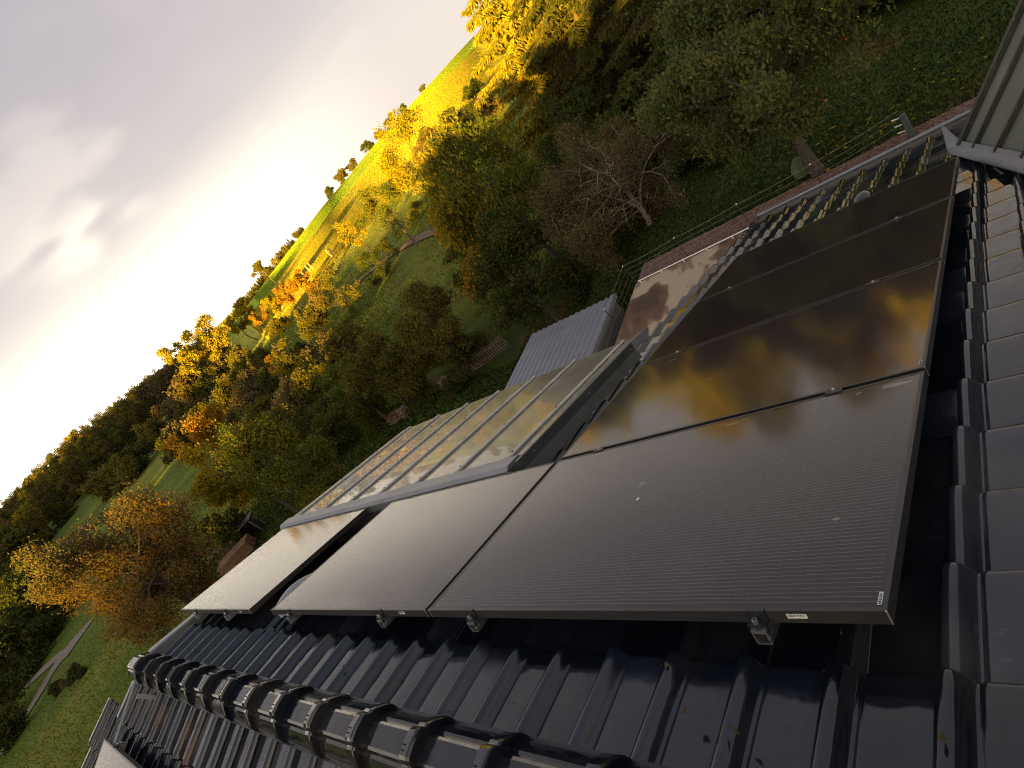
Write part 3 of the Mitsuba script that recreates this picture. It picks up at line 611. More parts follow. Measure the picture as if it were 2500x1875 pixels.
# ------------------------------------------------------------------ solar panels
PW, PH = 1.693, 1.072
ringp = sg.Polygon([(0, 0), (PW, 0), (PW, PH), (0, PH)], [[(0.011, 0.011), (PW - 0.011, 0.011), (PW - 0.011, PH - 0.011), (0.011, PH - 0.011)]])
fr = prism(ringp, 0.035); fr.apply_translation([0, 0, -0.035])
FB = mikit.ply(fr, 'm_frame')
cv = np.array([[0.011, 0.011, -0.0012], [PW - 0.011, 0.011, -0.0012], [PW - 0.011, PH - 0.011, -0.0012], [0.011, PH - 0.011, -0.0012]])
CM = quad(np.vstack([cv, cv - [0, 0, 0.005]]), [[0, 1, 2], [0, 2, 3], [6, 5, 4], [7, 6, 4]])
GB2 = mikit.ply(CM, 'm_cell_soft')
GB = mikit.ply(CM, 'm_cell', uv=np.vstack([cv[:, :2], cv[:, :2]]))
EB = [mikit.ply(box([-0.0006, -0.0006, -0.0352], [0.0022, 0.0022, 0.0004]), 'm_aluedge'), mikit.ply(box([PW - 0.0022, -0.0006, -0.0352], [PW + 0.0006, 0.0022, 0.0004]), 'm_aluedge')]
def panel(s, t, label, Mr=ROOF, n=0.0, group=None):
    k = thing('solar_panel', label, 'solar panel', group)
    M = Mr @ mat4(np.eye(3), [s, t, n])
    place(k + '__frame', FB, M); place(k + '__cell_sheet', GB if k in ('solar_panel', 'solar_panel_001', 'solar_panel_003') else GB2, M); [place(key_of(k + '__corner_edge'), e, M) for e in EB]
    return k, M
def sticker(k, M, a, b, bars_axis=None):
    st = add('sticker', tr(box(a, b), M), 'm_sticker', k)
    r = np.random.default_rng(3)
    a, b = np.array(a, float), np.array(b, float); ms = []
    x = 0.06
    while x < 0.92:
        w = r.uniform(0.012, 0.035); lo, hi = a.copy(), b.copy()
        ax = bars_axis; lo[ax] = a[ax] + x * (b - a)[ax]; hi[ax] = a[ax] + (x + w) * (b - a)[ax]
        o = 0 if ax == 1 else 2
        if ax == 0: lo[1] -= 0.0005; hi[1] = a[1] - 0.0001; lo[2] = a[2] + 0.35 * (b - a)[2]; hi[2] = b[2] - 0.1 * (b - a)[2]
        else: lo[2] = b[2] + 0.0001; hi[2] = b[2] + 0.0005; lo[0] = a[0] + 0.2 * (b - a)[0]; hi[0] = a[0] + 0.85 * (b - a)[0]
        ms.append(box(lo, hi)); x += w + r.uniform(0.015, 0.05)
    add('barcode', tr(catm(ms), M), 'm_ink', st)
k1, M1 = panel(0, 0, 'large black solar panel nearest the camera with fine cell lines and a barcode sticker')
sticker(k1, M1, (1.478, -0.0008, -0.021), (1.524, -0.0001, -0.008), 0)
sticker(k1, M1, (1.673, 0.018, 0.0002), (1.6815, 0.056, 0.0005), 1)
dp = trimesh.creation.icosphere(subdivisions=2, radius=1.0); dp.vertices = dp.vertices * (1 + 0.25 * np_noise(dp.vertices[:, 0] * 3 + 9, dp.vertices[:, 1] * 3, 4)[:, None]) * [0.006, 0.008, 0.0012]
dp.apply_translation([DROP[0], DROP[1], 0.0]); add('bird_dropping', tr(dp, M1), 'm_sticker', k1, smooth=True)
k2, M2 = panel(-1.7174, 0, 'solar panel on the ridge row between the nearest panel and the vent hood gap')
sticker(k2, M2, (1.478, -0.0008, -0.021), (1.524, -0.0001, -0.008), 0)
k3, M3 = panel(-3.8037, 0, 'solar panel at the gable end of the ridge row, reflecting pale sky')
sticker(k3, M3, (1.478, -0.0008, -0.021), (1.524, -0.0001, -0.008), 0)
k4, M4 = panel(0, 1.0964, 'solar panel in the second row down the slope, mirroring orange light')
sticker(k4, M4, (1.673, 0.03, 0.0002), (1.6815, 0.056, 0.0005), 1)
panel(0, 2.1928, 'solar panel in the third row down the slope, mostly black')
panel(0, 3.2892, 'lowest solar panel of the column, near the eaves and dormer')
panel(3.451 - PW, 0.478, 'solar panel on the rear slope beyond the ridge, its pale corner showing', REAR, 0.13)
# rails with hollow aluminium section, clamps with bolts
sec = sg.Polygon([(-0.019, -0.076), (0.019, -0.076), (0.019, -0.062), (0.015, -0.058), (0.019, -0.054), (0.019, -0.036), (0.007, -0.036), (0.007, -0.040), (-0.007, -0.040), (-0.007, -0.036), (-0.019, -0.036)],
                 [[(-0.016, -0.073), (0.016, -0.073), (0.016, -0.063), (0.011, -0.058), (0.016, -0.053), (0.016, -0.044), (-0.016, -0.044), (-0.016, -0.073)]])
Rt = np.array([[1, 0, 0], [0, 0, 1], [0, 1, 0.0]])
def rail(s, ends, mids, lbl, Mr=ROOF, n=0.0, t0=-0.028, length=1.15):
    k = thing('mounting_rail', lbl, 'rail', 'aluminium rails under the solar panels')
    m = tr(prism(sec, length), mat4(Rt, [s, t0, n])); m.fix_normals()
    add('profile', tr(m, Mr), 'm_alu', k)
    for t in ends:
        e = -1 if t < 0.5 else 1
        c = key_of(k + '__clamp')
        zc = catm([box([s - 0.024, t, -0.030 + n], [s + 0.024, t + e * 0.022, -0.024 + n]), box([s - 0.024, t + e * 0.001, -0.03 + n], [s + 0.024, t + e * 0.004, 0.003 + n]), box([s - 0.024, t - e * 0.006, 0.0005 + n], [s + 0.024, t + e * 0.004, 0.0035 + n]), box([s - 0.024, t + e * 0.019, -0.06 + n], [s + 0.024, t + e * 0.022, -0.024 + n])])
        scene[c] = mikit.ply(tr(zc, Mr), 'm_black')
        b = trimesh.creation.cylinder(0.0075, 0.010, sections=12); b.apply_translation([s - 0.004, t + e * 0.012, -0.019 + n]); ic = trimesh.creation.cylinder(0.0035, 0.002, sections=6); ic.apply_translation([s - 0.004, t + e * 0.012, -0.0135 + n])
        add('bolt', tr(b, Mr), 'm_alu', c); add('socket', tr(ic, Mr), 'm_ink', c)
    for t in mids:
        c = key_of(k + '__clamp')
        scene[c] = mikit.ply(tr(catm([box([s - 0.030, t - 0.018, 0.0008], [s + 0.030, t + 0.018, 0.0045]), box([s - 0.030, t - 0.0105, -0.03], [s + 0.030, t + 0.0105, 0.0009])]), Mr), 'm_black')
        b = trimesh.creation.cylinder(0.0065, 0.007, sections=12); b.apply_translation([s, t, 0.0075]); add('bolt', tr(b, Mr), 'm_alu', c)
    for t in (0.16, 0.85):
        if t < length: add('roof_hook', tr(box([s + 0.0195, t, -0.185 + n], [s + 0.0255, t + 0.03, -0.05 + n]), Mr), 'm_alu', k)
mids = [PH + 0.0122 + i * 1.0964 for i in range(3)]
rail(0.278, [-0.0], mids, 'aluminium rail under the nearest panel, the one towards the middle panel', length=4.42)
rail(1.405, [-0.0], mids, 'aluminium rail under the nearest panel, its hollow end largest in view', length=4.42)
for s, w in ((-1.455, 'left'), (-0.40, 'right')): rail(s, [-0.0, PH], [], 'aluminium rail end clamped under the middle ridge-row panel, at its %s' % w)
for s, w in ((-3.36, 'left'), (-2.60, 'right')): rail(s, [-0.0, PH], [], 'aluminium rail end clamped under the gable-end panel, at its %s' % w)
rail(3.10, [0.478], [], 'aluminium rail under the solar panel on the rear slope', REAR, 0.13, 0.45, 1.1)

# ------------------------------------------------------------------ vegetation builders
PAL = {
    'shade': [(0.018, 0.034, 0.008), (0.026, 0.040, 0.010), (0.038, 0.047, 0.012)],  # lawn grass colours with the garden shade painted in
    'apple': [(0.090, 0.110, 0.036), (0.115, 0.130, 0.046), (0.135, 0.135, 0.040)],
    'green': [(0.085, 0.104, 0.020), (0.118, 0.124, 0.022), (0.155, 0.140, 0.026)],
    'dark': [(0.048, 0.062, 0.018), (0.066, 0.076, 0.020), (0.090, 0.092, 0.022)],
    'olive': [(0.115, 0.104, 0.022), (0.145, 0.120, 0.026), (0.095, 0.098, 0.022)],
    'brown': [(0.115, 0.092, 0.044), (0.140, 0.104, 0.048), (0.100, 0.094, 0.038)],
    'rust': [(0.170, 0.108, 0.036), (0.200, 0.120, 0.036), (0.140, 0.110, 0.032)],
    'yellow': [(0.325, 0.237, 0.018), (0.250, 0.206, 0.018), (0.163, 0.163, 0.018)],
    'orange': [(0.338, 0.150, 0.016), (0.286, 0.169, 0.018), (0.221, 0.143, 0.018)],
    'spruce': [(0.060, 0.066, 0.020), (0.085, 0.080, 0.022), (0.105, 0.090, 0.024)],
    'larch': [(0.272, 0.232, 0.029), (0.208, 0.200, 0.029), (0.320, 0.248, 0.032)],
    'grass': [(0.085, 0.115, 0.016), (0.120, 0.128, 0.018), (0.070, 0.102, 0.014)],
    'hay': [(0.308, 0.266, 0.031), (0.252, 0.252, 0.028), (0.350, 0.280, 0.042)],
    'hay2': [(0.176, 0.256, 0.026), (0.224, 0.272, 0.029), (0.160, 0.224, 0.026)],
}
def unit(v): return v / (np.linalg.norm(v, axis=-1, keepdims=True) + 1e-9)
def leaf_mesh(r, C, l, w, col, droop=0.35, fold=0.25, face=None):
    n = len(C)
    d = unit(r.normal(size=(n, 3)) + [0, 0, -droop * 2]); f0 = r.normal(size=(n, 3)) if face is None else unit(r.normal(size=(n, 3)) * 0.55 + face)
    s = unit(np.cross(d, f0)); nn = np.cross(d, s)
    l = l * r.uniform(0.65, 1.3, (n, 1)); w = w * r.uniform(0.7, 1.25, (n, 1))
    a = C - d * l * 0.5; c = C + d * l * 0.5; m = C - d * l * 0.05 + nn * w * fold
    V = np.stack([a, m + s * w * 0.5, c, m - s * w * 0.5], 1).reshape(-1, 3)
    i = np.arange(n) * 4
    Fc = np.concatenate([np.stack([i, i + 1, i + 2], 1), np.stack([i, i + 2, i + 3], 1)])
    return V, Fc, np.repeat(col, 4, axis=0)
def leaf_colors(r, pal, mixes, n):
    p = np.array(PAL[pal]); k = mixes % len(p)
    c = p[k] * r.uniform(0.75, 1.3, (n, 1)); c[:, 0] *= r.uniform(0.9, 1.15, n); return np.clip(c, 0.002, 0.6)
def curve(a, b, r, n=6, wig=0.08, sag=0.0):
    t = np.linspace(0, 1, n)[:, None]; L_ = np.linalg.norm(b - a)
    p = a + (b - a) * t + np.sin(np.pi * t) * r.normal(0, wig, 3) * L_ + np.sin(2 * np.pi * t) * r.normal(0, wig * 0.5, 3) * L_
    p[:, 2] += sag * L_ * np.sin(np.pi * t[:, 0]); return p
def broadleaf(seed, cz, rh, rv, leaves, size, pal, tr0=None, lean=(0, 0), limbs=10, subs=5, twigs=3, bare=0.0, aspect=0.55, pal2=None, droop=0.3, spread=0.13, shell=0.6, zmin=0.15, twig_r=1.0, clump=0.55):
    """Trunk mesh and (vertices, faces, colours) of the leaves; base at the origin, crown centre at height cz."""
    r = np.random.default_rng(seed); R = np.array([rh, rh, rv])
    tr0 = tr0 or 0.05 * (cz + rv) ** 0.9 * 0.42
    cc = np.array([lean[0], lean[1], cz])
    top = cc + [0, 0, 0.35 * rv]; P0 = curve(np.array([0, 0, -0.3]), top, r, 9, 0.035)
    paths = [(P0, np.linspace(tr0, tr0 * 0.25, 9) * np.r_[1.5, 1.12, np.ones(7)])]
    ends, wts = [], []
    for i in range(limbs):
        f = r.uniform(0.42, 1.0); a = P0[int(f * 8)]
        u = unit(r.normal(size=3) + [0, 0, 0.25]); k = r.uniform(0.62, 1.04)
        b = cc + u * R * k
        lp = curve(a, b, r, 7, 0.10, 0.08); r0 = tr0 * (0.55 - 0.3 * f)
        paths.append((lp, np.linspace(r0, r0 * 0.22, 7)))
        for j in range(subs):
            g = r.integers(2, 7); a2 = lp[g]; u2 = unit(unit(b - a) * 0.6 + r.normal(size=3) * 0.8); b2 = a2 + u2 * R * r.uniform(0.22, 0.5)
            q = (b2 - cc) / R; m = np.linalg.norm(q)
            if m > 1.08: b2 = cc + q / m * 1.08 * R
            sp = curve(a2, b2, r, 5, 0.10); paths.append((sp, np.linspace(r0 * 0.32, r0 * 0.09, 5)))
            for e in sp[2:]: ends.append(e); wts.append(r.uniform(0.2, 1.0))
            for t in range(twigs):
                a3 = sp[r.integers(1, 5)]; b3 = a3 + unit(u2 * 0.5 + r.normal(size=3)) * R.mean() * r.uniform(0.12, 0.27)
                tp = curve(a3, b3, r, 3, 0.08); paths.append((tp, np.linspace(r0 * 0.12, r0 * 0.045, 3) * twig_r)); ends += [tp[1], tp[2], tp[2]]; wts += list(r.uniform(0.1, 1.0, 3) ** 1.3)
    ends, wts = np.array(ends), np.array(wts)
    wts *= r.random(len(wts)) > bare
    wts *= 0.10 + 0.90 * np.clip(np.linalg.norm((ends - cc) / R, axis=1), 0, 1.1) ** (shell * 3.2)
    nc = int(leaves * clump); k = r.choice(len(ends), leaves - nc, p=wts / wts.sum())
    C = ends[k] + r.normal(0, spread, (leaves - nc, 3)) * R.mean() * 0.5; face = unit((C - cc) / R + [0, 0, 0.5])
    # billows of leaves round the outer twigs, denser on top than underneath
    far = np.argsort(-(np.linalg.norm((ends - cc) / R, axis=1) * r.uniform(0.8, 1.2, len(ends))))[: len(ends) // 2]
    B = r.choice(far, 34); rad = R.mean() * r.uniform(0.14, 0.34, 34); bw = rad ** 2 * r.uniform(0.4, 1.2, 34); kb = r.choice(34, nc, p=bw / bw.sum())
    u = unit(r.normal(size=(nc, 3)) + [0, 0, 0.55]); rr = rad[kb] * (r.uniform(0.25, 1.0, nc) ** 0.45) * r.normal(1, 0.10, nc)
    C = np.vstack([C, ends[B[kb]] + u * rr[:, None] * [1, 1, 0.8]]); face = np.vstack([face, unit(u + [0, 0, 0.35])]); k = np.concatenate([k, B[kb]])
    ok = C[:, 2] > zmin; C, k, face = C[ok], k[ok], face[ok]
    mixes = (k * 7919 % 13) // 3 + (r.random(len(C)) < 0.25)
    col = leaf_colors(r, pal, mixes, len(C))
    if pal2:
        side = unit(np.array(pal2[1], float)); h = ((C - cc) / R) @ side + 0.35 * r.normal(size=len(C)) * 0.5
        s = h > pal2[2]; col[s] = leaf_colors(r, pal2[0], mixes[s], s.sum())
    return catm([tubes([q_ for q_ in paths if np.max(q_[1]) > 0.03] or paths[:1], 8), tubes([q_ for q_ in paths if np.max(q_[1]) <= 0.03] or paths[:1], 4)]), leaf_mesh(r, C, size, size * aspect, col, droop, face=face)
def conifer(seed, H, Rb, sprays, pal, size=0.2, trunk=0.16, first=0.4, droop=0.5, whorl=0.42, pw=0.85, top=0.0):
    r = np.random.default_rng(seed); paths = [(np.array([[0, 0, -0.3], [0.05, 0, H * 0.5], [0, 0.04, H]]), [trunk, trunk * 0.6, 0.02])]
    segs = []; z = first
    while z < H - 0.15:
        f = (z / H); Lr = Rb * (1 - f) ** pw + 0.12
        nb = int(5 + 4 * (1 - f)); o = r.uniform(0, 6.3)
        for b in range(nb):
            a = o + b * 2 * np.pi / nb + r.normal(0, 0.22); l = Lr * r.uniform(0.62, 1.12); up = r.uniform(-0.05, 0.25)
            t = np.linspace(0, 1, 6)[:, None]; d = np.array([np.cos(a), np.sin(a), 0])
            p = np.array([0, 0, z]) + d * l * t + np.array([0, 0, 1.0]) * (up * l * t - droop * l * t ** 1.8 + 0.28 * l * t ** 3)
            paths.append((p[[0, 2, 5]], [0.028 * (1.1 - f), 0.015, 0.005])); segs.append((p, l, d))
        z += whorl * r.uniform(0.75, 1.2) * (0.7 + 0.5 * (1 - f))
    w = np.array([s[1] ** 1.5 for s in segs]); k = r.choice(len(segs), sprays, p=w / w.sum())
    Pn = np.array([s[0] for s in segs]); Dn = np.array([s[2] for s in segs]); Ln = np.array([s[1] for s in segs])
    t = r.random(sprays) ** 0.6 * 5; i = np.minimum(t.astype(int), 4); fr_ = (t - i)[:, None]
    C = Pn[k, i] * (1 - fr_) + Pn[k, i + 1] * fr_
    side = np.stack([-Dn[k, 1], Dn[k, 0], np.zeros(sprays)], 1) * r.choice([-1, 1], sprays)[:, None]
    off = r.random(sprays) ** 1.2 * 0.30 * np.maximum(0.25, (1 - 0.12 * t)) * np.minimum(Ln[k], 2.2) / 1.6
    C = C + side * off[:, None] + np.array([0, 0, -1.0]) * (off * r.uniform(0.1, 0.9, sprays))[:, None]
    n = sprays; d = unit(Dn[k] * 0.7 + side * 0.8 + np.array([0, 0, -0.75]) + r.normal(0, 0.35, (n, 3))); s = unit(np.cross(d, r.normal(size=(n, 3))))
    l = size * r.uniform(0.6, 1.4, (n, 1)); wd = size * 0.26 * r.uniform(0.7, 1.3, (n, 1))
    V = np.stack([C, C + d * l * 0.45 + s * wd * 0.5, C + d * l, C + d * l * 0.45 - s * wd * 0.5], 1).reshape(-1, 3)
    q = np.arange(n) * 4; Fc = np.concatenate([np.stack([q, q + 1, q + 2], 1), np.stack([q, q + 2, q + 3], 1)])
    col = leaf_colors(r, pal, (k * 31 % 7) // 2 + (r.random(n) < 0.3), n)
    return tubes(paths, 5), (V, Fc, np.repeat(col, 4, axis=0))
def leaves_ply(lf, M=None):
    V, Fc, c = lf; m = quad(V, Fc); return mikit.ply(m, 'm_leaf', color=c, **({} if M is None else {'to_world': T4(M)}))
def shift(x, y, dz=0.0, rot=0.0, s=(1, 1, 1)):
    c, n = math.cos(rot), math.sin(rot); R = np.array([[c, -n, 0], [n, c, 0], [0, 0, 1.0]]) * np.array(s); return mat4(R, [x, y, float(ground_z(x, y)) + dz])
def plant(name, label, cat, spec, fn, bark='m_bark', group=None, rot=0.0, s=(1, 1, 1)):
    k = thing(name, label, cat, group); x, y = spec[:2]; t, lf = fn; M = shift(x, y, 0, rot, s)
    scene[k + '__trunk'] = mikit.ply(t, bark, smooth=True, to_world=T4(M)); scene[k + '__crown'] = leaves_ply(lf, M); return k
def dims(n): x, y, z, rh, rv = TREES[n]; return x, y, z - float(ground_z(x, y)), rh, rv
def bl(n, seed, leaves, size, pal, grow=1.0, **k):
    x, y, cz, rh, rv = dims(n); low = max(cz, 0.55 * rv); return (x, y), broadleaf(seed, low, rh * grow, rv * grow, leaves, size, pal, **k)

# ------------------------------------------------------------------ the big trees, each on its own
sp, m = (TREES['larch'][:2], conifer(21, 8.9, 5.0, 64000, 'larch', 0.29, 0.2, 0.6, 0.40, 0.36, 0.55)); plant('larch_tree', 'tall feathery yellow-green conifer at the top of the view, catching the low sun', 'tree', sp, m)
sp, m = (TREES['spruce1'][:2], conifer(22, 9.0, 4.3, 44000, 'spruce', 0.24, 0.22, 0.4, 0.55, 0.38, 0.55)); plant('spruce_tree', 'dark shaded spruce directly right of the sunlit yellow-green conifer', 'tree', sp, m)
sp, m = (TREES['spruce2'][:2], conifer(23, 8.4, 4.2, 44000, 'spruce', 0.24, 0.22, 0.4, 0.55, 0.38, 0.55)); plant('spruce_tree', 'dark spruce behind the apple tree, second from the sunlit conifer', 'tree', sp, m)
sp, m = (TREES['spruce3'][:2], conifer(24, 8.6, 4.2, 24000, 'larch', 0.30, 0.22, 0.6, 0.5, 0.45, 0.75)); plant('larch_tree', 'sunlit conifer farther back, its edge at the top of the field', 'tree', sp, m)
sp, m = bl('undergrowth', 25, 12000, 0.17, 'dark', limbs=14, zmin=0.0); plant('dark_shrub', 'dark leafy shrub under the spruces', 'shrub', sp, m)
ax, ay, acz, arh, arv = dims('apple'); bx, by = APPLE_BASE
m = broadleaf(31, acz, arh * 1.08, arv * 1.08, 46000, 0.10, 'apple', zmin=1.3, tr0=0.14, lean=(ax - bx, ay - by), limbs=13, subs=6, twigs=4, bare=0.22, droop=0.6)
apple = plant('apple_tree', 'leaning apple tree with a few orange apples on the lawn behind the house', 'tree', (bx, by), m)
r = np.random.default_rng(8); V_ = m[1][0].reshape(-1, 4, 3).mean(1)
for i in range(26):
    c = V_[r.integers(len(V_))] + [0, 0, -0.06]; a = trimesh.creation.icosphere(subdivisions=1, radius=0.034); a.apply_translation(c); add('apple', tr(a, shift(bx, by)), 'm_apple', apple, smooth=True)
sp, m = bl('plum', 32, 46000, 0.075, 'brown', limbs=17, subs=7, twigs=4, bare=0.1, tr0=0.11, zmin=0.0, twig_r=2.2, grow=1.2, clump=0.3); plant('plum_tree', 'thinning brown-leaved tree with pale bare twigs near the terrace fence', 'tree', sp, m, 'm_palebark')
sp, m = bl('walnut', 33, 26000, 0.19, 'green', grow=1.05, limbs=14, subs=6, bare=0.12, aspect=0.42, droop=0.8, pal2=('yellow', (-0.7, -0.5, 0.6), 0.80)); plant('walnut_tree', 'big green tree with long drooping leaves, its sunlit edge painted yellow', 'tree', sp, m)  # sun on the upper left edge painted in as yellow leaves
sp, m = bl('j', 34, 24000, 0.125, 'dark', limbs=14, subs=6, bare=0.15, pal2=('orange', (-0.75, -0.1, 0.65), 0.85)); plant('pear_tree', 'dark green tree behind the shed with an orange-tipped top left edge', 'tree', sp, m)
sp, m = bl('k1', 35, 20000, 0.12, 'olive', limbs=14, subs=6, bare=0.2); plant('fruit_tree', 'olive green fruit tree above the stacked firewood', 'tree', sp, m)
sp, m = bl('k2', 36, 20000, 0.12, 'olive', limbs=14, subs=6, bare=0.2); plant('fruit_tree', 'olive fruit tree left of the one above the firewood', 'tree', sp, m)
sp, m = bl('k3', 37, 10000, 0.10, 'dark', limbs=9, subs=5, tr0=0.09, bare=0.2); plant('fruit_tree', 'small dark tree standing in front of the firewood stack', 'tree', sp, m)
sp, m = bl('k4', 38, 15000, 0.12, 'green', limbs=12, subs=5, bare=0.15); plant('fruit_tree', 'green fruit tree beyond the far corner of the glass roof', 'tree', sp, m)
sp, m = bl('k5', 39, 12000, 0.14, 'green', limbs=10, subs=5, bare=0.1); plant('fruit_tree', 'green tree between the long-leaved tree and the grass strip', 'tree', sp, m)
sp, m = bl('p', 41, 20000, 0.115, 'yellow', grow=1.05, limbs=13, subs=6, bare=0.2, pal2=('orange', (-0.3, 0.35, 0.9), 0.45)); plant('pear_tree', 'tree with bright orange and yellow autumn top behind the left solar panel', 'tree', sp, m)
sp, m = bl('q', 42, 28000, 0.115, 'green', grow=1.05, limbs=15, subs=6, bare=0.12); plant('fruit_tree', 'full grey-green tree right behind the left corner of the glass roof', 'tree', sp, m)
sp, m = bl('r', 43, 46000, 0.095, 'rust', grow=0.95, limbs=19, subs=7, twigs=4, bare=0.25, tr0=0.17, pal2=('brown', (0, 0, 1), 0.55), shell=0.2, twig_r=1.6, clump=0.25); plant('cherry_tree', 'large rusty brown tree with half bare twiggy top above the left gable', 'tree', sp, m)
sp, m = bl('s', 44, 9000, 0.13, 'olive', limbs=9, subs=5); plant('fruit_tree', 'small olive tree behind the orange-topped tree', 'tree', sp, m)
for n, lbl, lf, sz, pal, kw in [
    ('fyellow', 'tall tree at the field edge with sunlit yellow top and brown shaded side', 12000, 0.20, 'yellow', dict(pal2=('rust', (0.6, 0.2, -0.75), 0.15))),  # lit top and shaded side painted by the two leaf palettes
    ('fdark', 'dark bluish bush at the shaded edge of the yellow field', 4000, 0.2, 'dark', {}),
    ('fbrown', 'brown bare-looking tree right of the yellow-topped tree', 7000, 0.16, 'brown', {}),
    ('g', 'round green tree standing beside the dirt track', 9000, 0.17, 'green', dict(bare=0.05)),
    ('h', 'small yellow bush on the lower edge of the field', 3000, 0.17, 'yellow', {}),
    ('juniper', 'low bluish dark bush just above the dirt track', 5000, 0.13, 'dark', {}),
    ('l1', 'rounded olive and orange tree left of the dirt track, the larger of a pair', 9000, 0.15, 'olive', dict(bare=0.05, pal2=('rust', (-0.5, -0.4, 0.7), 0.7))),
    ('l2', 'rounded olive tree, the smaller lower one of the pair by the track', 6000, 0.15, 'olive', dict(bare=0.05)),
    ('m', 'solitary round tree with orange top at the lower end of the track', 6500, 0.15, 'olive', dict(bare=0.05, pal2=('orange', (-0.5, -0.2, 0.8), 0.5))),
    ('n1', 'glowing orange tree at the right end of the hedge row below the field', 4200, 0.24, 'orange', {}),
    ('n2', 'glowing orange tree second from the right in the hedge row', 3600, 0.24, 'orange', {}),
    ('n3', 'yellow-orange tree in the middle of the hedge row', 3200, 0.24, 'yellow', {}),
    ('n4', 'orange tree near the left end of the hedge row', 3000, 0.24, 'orange', {}),
    ('n5', 'olive yellow tree at the left end of the hedge row', 3600, 0.3, 'yellow', {}),
    ('o1', 'bright lemon yellow tree on the skyline in the valley, the biggest of them', 7500, 0.34, 'yellow', dict(bare=0.03)),
    ('o2', 'golden tree at the left side of the bright lemon yellow tree', 4000, 0.34, 'yellow', dict(bare=0.03)),
    ('o3', 'bright yellow tree on the skyline right of the valley gap', 3600, 0.34, 'yellow', dict(bare=0.03)),
    ('o4', 'dull green tree at the left end of the yellow field', 3600, 0.4, 'olive', dict(bare=0.03))]:
    sp, m = bl(n, 60 + sum(map(ord, n)) % 97, lf, sz, pal, limbs=11, subs=5, twigs=2, **kw); plant('tree' if sz > 0.16 else 'garden_tree', lbl, 'tree', sp, m)

# ------------------------------------------------------------------ shrubs and far trees from a few models
def model(name, fn):
    t, lf = fn; scene[name] = {'type': 'shapegroup', 'trunk': mikit.ply(t, 'm_bark', smooth=True), 'crown': leaves_ply(lf)}
for i, (nm, pal) in enumerate([('b', 'brown'), ('o', 'olive'), ('d', 'dark')]):
    for v in range(2):
        model('model_shrub_%s%d' % (nm, v), broadleaf(100 + i * 5 + v, 0.95, 1.0, 0.95, 5600, 0.17, pal, tr0=0.05, limbs=13, subs=5, twigs=2, bare=0.1, zmin=0.0, spread=0.26, shell=0.4))
SL = {'b': ('brown autumn shrub in the thicket beyond the gardens', 'brown shrubs of the thicket'), 'o': ('olive green shrub in the thicket beyond the gardens', 'olive shrubs of the thicket'), 'd': ('dark green shrub in the shaded thicket', 'dark shrubs of the thicket')}
r = np.random.default_rng(17)
for i, (kd, x, y, z, rh, rv) in enumerate(SHRUBS):
    D_ = math.hypot(x - 2.2, y + 0.65); col = {'b': 'brown', 'o': 'olive', 'd': 'dark green'}[kd]
    if rh < 0.5: where = 'low %s bush in the short row on the meadow beside the path' % col
    elif y > 42 and x > -45: where = '%s bush at the shaded corner of the yellow field' % col
    elif y < 8 and x < -42: where = '%s bush along the forest edge at the left of the view' % col
    elif D_ < 37: where = '%s shrub between the fruit trees and the dirt track' % col
    elif D_ < 62: where = '%s shrub on the slope below the dirt track' % col
    elif D_ < 95: where = '%s shrub in the thicket below the orange hedge row' % col
    else: where = '%s shrub at the far foot of the forest' % col
    k = thing('shrub', where, 'shrub', where.replace('bush', 'bushes').replace('shrub', 'shrubs')); g = float(ground_z(x, y)); h = max(z - g, 0.4 * rv)
    scene[k] = {'type': 'instance', 'group': {'type': 'ref', 'id': 'model_shrub_%s%d' % (kd, i % 2)}, 'to_world': T4(shift(x, y, h - 0.95 * rv * 1.05, r.uniform(0, 6.28), (rh * 1.1, rh * 1.1, rv * 1.1)))}
for i, (H, Rb, pal) in enumerate([(11, 2.4, 'spruce'), (10, 2.2, 'dark')]): model('model_wood_conifer%d' % i, conifer(200 + i, H, Rb, 5200, pal, 0.55, 0.2, 0.8, 0.45, 0.8, 0.8))
for i, pal in enumerate(['olive', 'yellow', 'rust', 'green']): model('model_wood_broadleaf%d' % i, broadleaf(210 + i, 5.6, 2.9, 4.2, 4200, 0.5, pal, tr0=0.2, limbs=11, subs=5, twigs=1, spread=0.22, shell=0.5))
MODELS = ['model_wood_conifer0', 'model_wood_conifer1', 'model_wood_broadleaf0', 'model_wood_broadleaf1', 'model_wood_broadleaf2', 'model_wood_broadleaf3']
def wood(name, label, pts, seed, probs, smin=0.8, smax=1.25):
    k = name; lab(k, label, 'wood', kind='stuff'); r = np.random.default_rng(seed)
    for i, (x, y) in enumerate(pts):
        s = r.uniform(smin, smax); m = MODELS[r.choice(6, p=probs)]
        scene['%s__%03d' % (k, i + 1)] = {'type': 'instance', 'group': {'type': 'ref', 'id': m}, 'to_world': T4(shift(x, y, 0, r.uniform(0, 6.28), (s * r.uniform(0.9, 1.2), s * r.uniform(0.9, 1.2), s)))}
def scatter(seed, azs, front, depth, gap, keep=1.0):
    r = np.random.default_rng(seed); out = []
    for a in np.arange(azs[0], azs[1], 0.25):
        f = np.interp(a, *zip(*front)); D = f
        while D < f + np.interp(a, *zip(*depth)):
            if r.random() < keep * math.radians(0.25) * D / gap: out.append((2.2 + D * math.sin(math.radians(a + r.uniform(-.12, .12))), -0.65 + D * math.cos(math.radians(a))))
            D += gap * r.uniform(0.75, 1.25)
    return out
pts = scatter(31, (-112, -64), [(-112, 110), (-97, 95), (-90, 108), (-83, 150), (-75, 168), (-69, 190), (-64, 260)], [(-112, 60), (-90, 120), (-75, 110), (-64, 90)], 4.3)
wood('forest', 'dark mixed forest on the slope at the left with sunlit treetops', pts, 32, [0.50, 0.24, 0.12, 0.05, 0.04, 0.05], 0.62, 0.92)
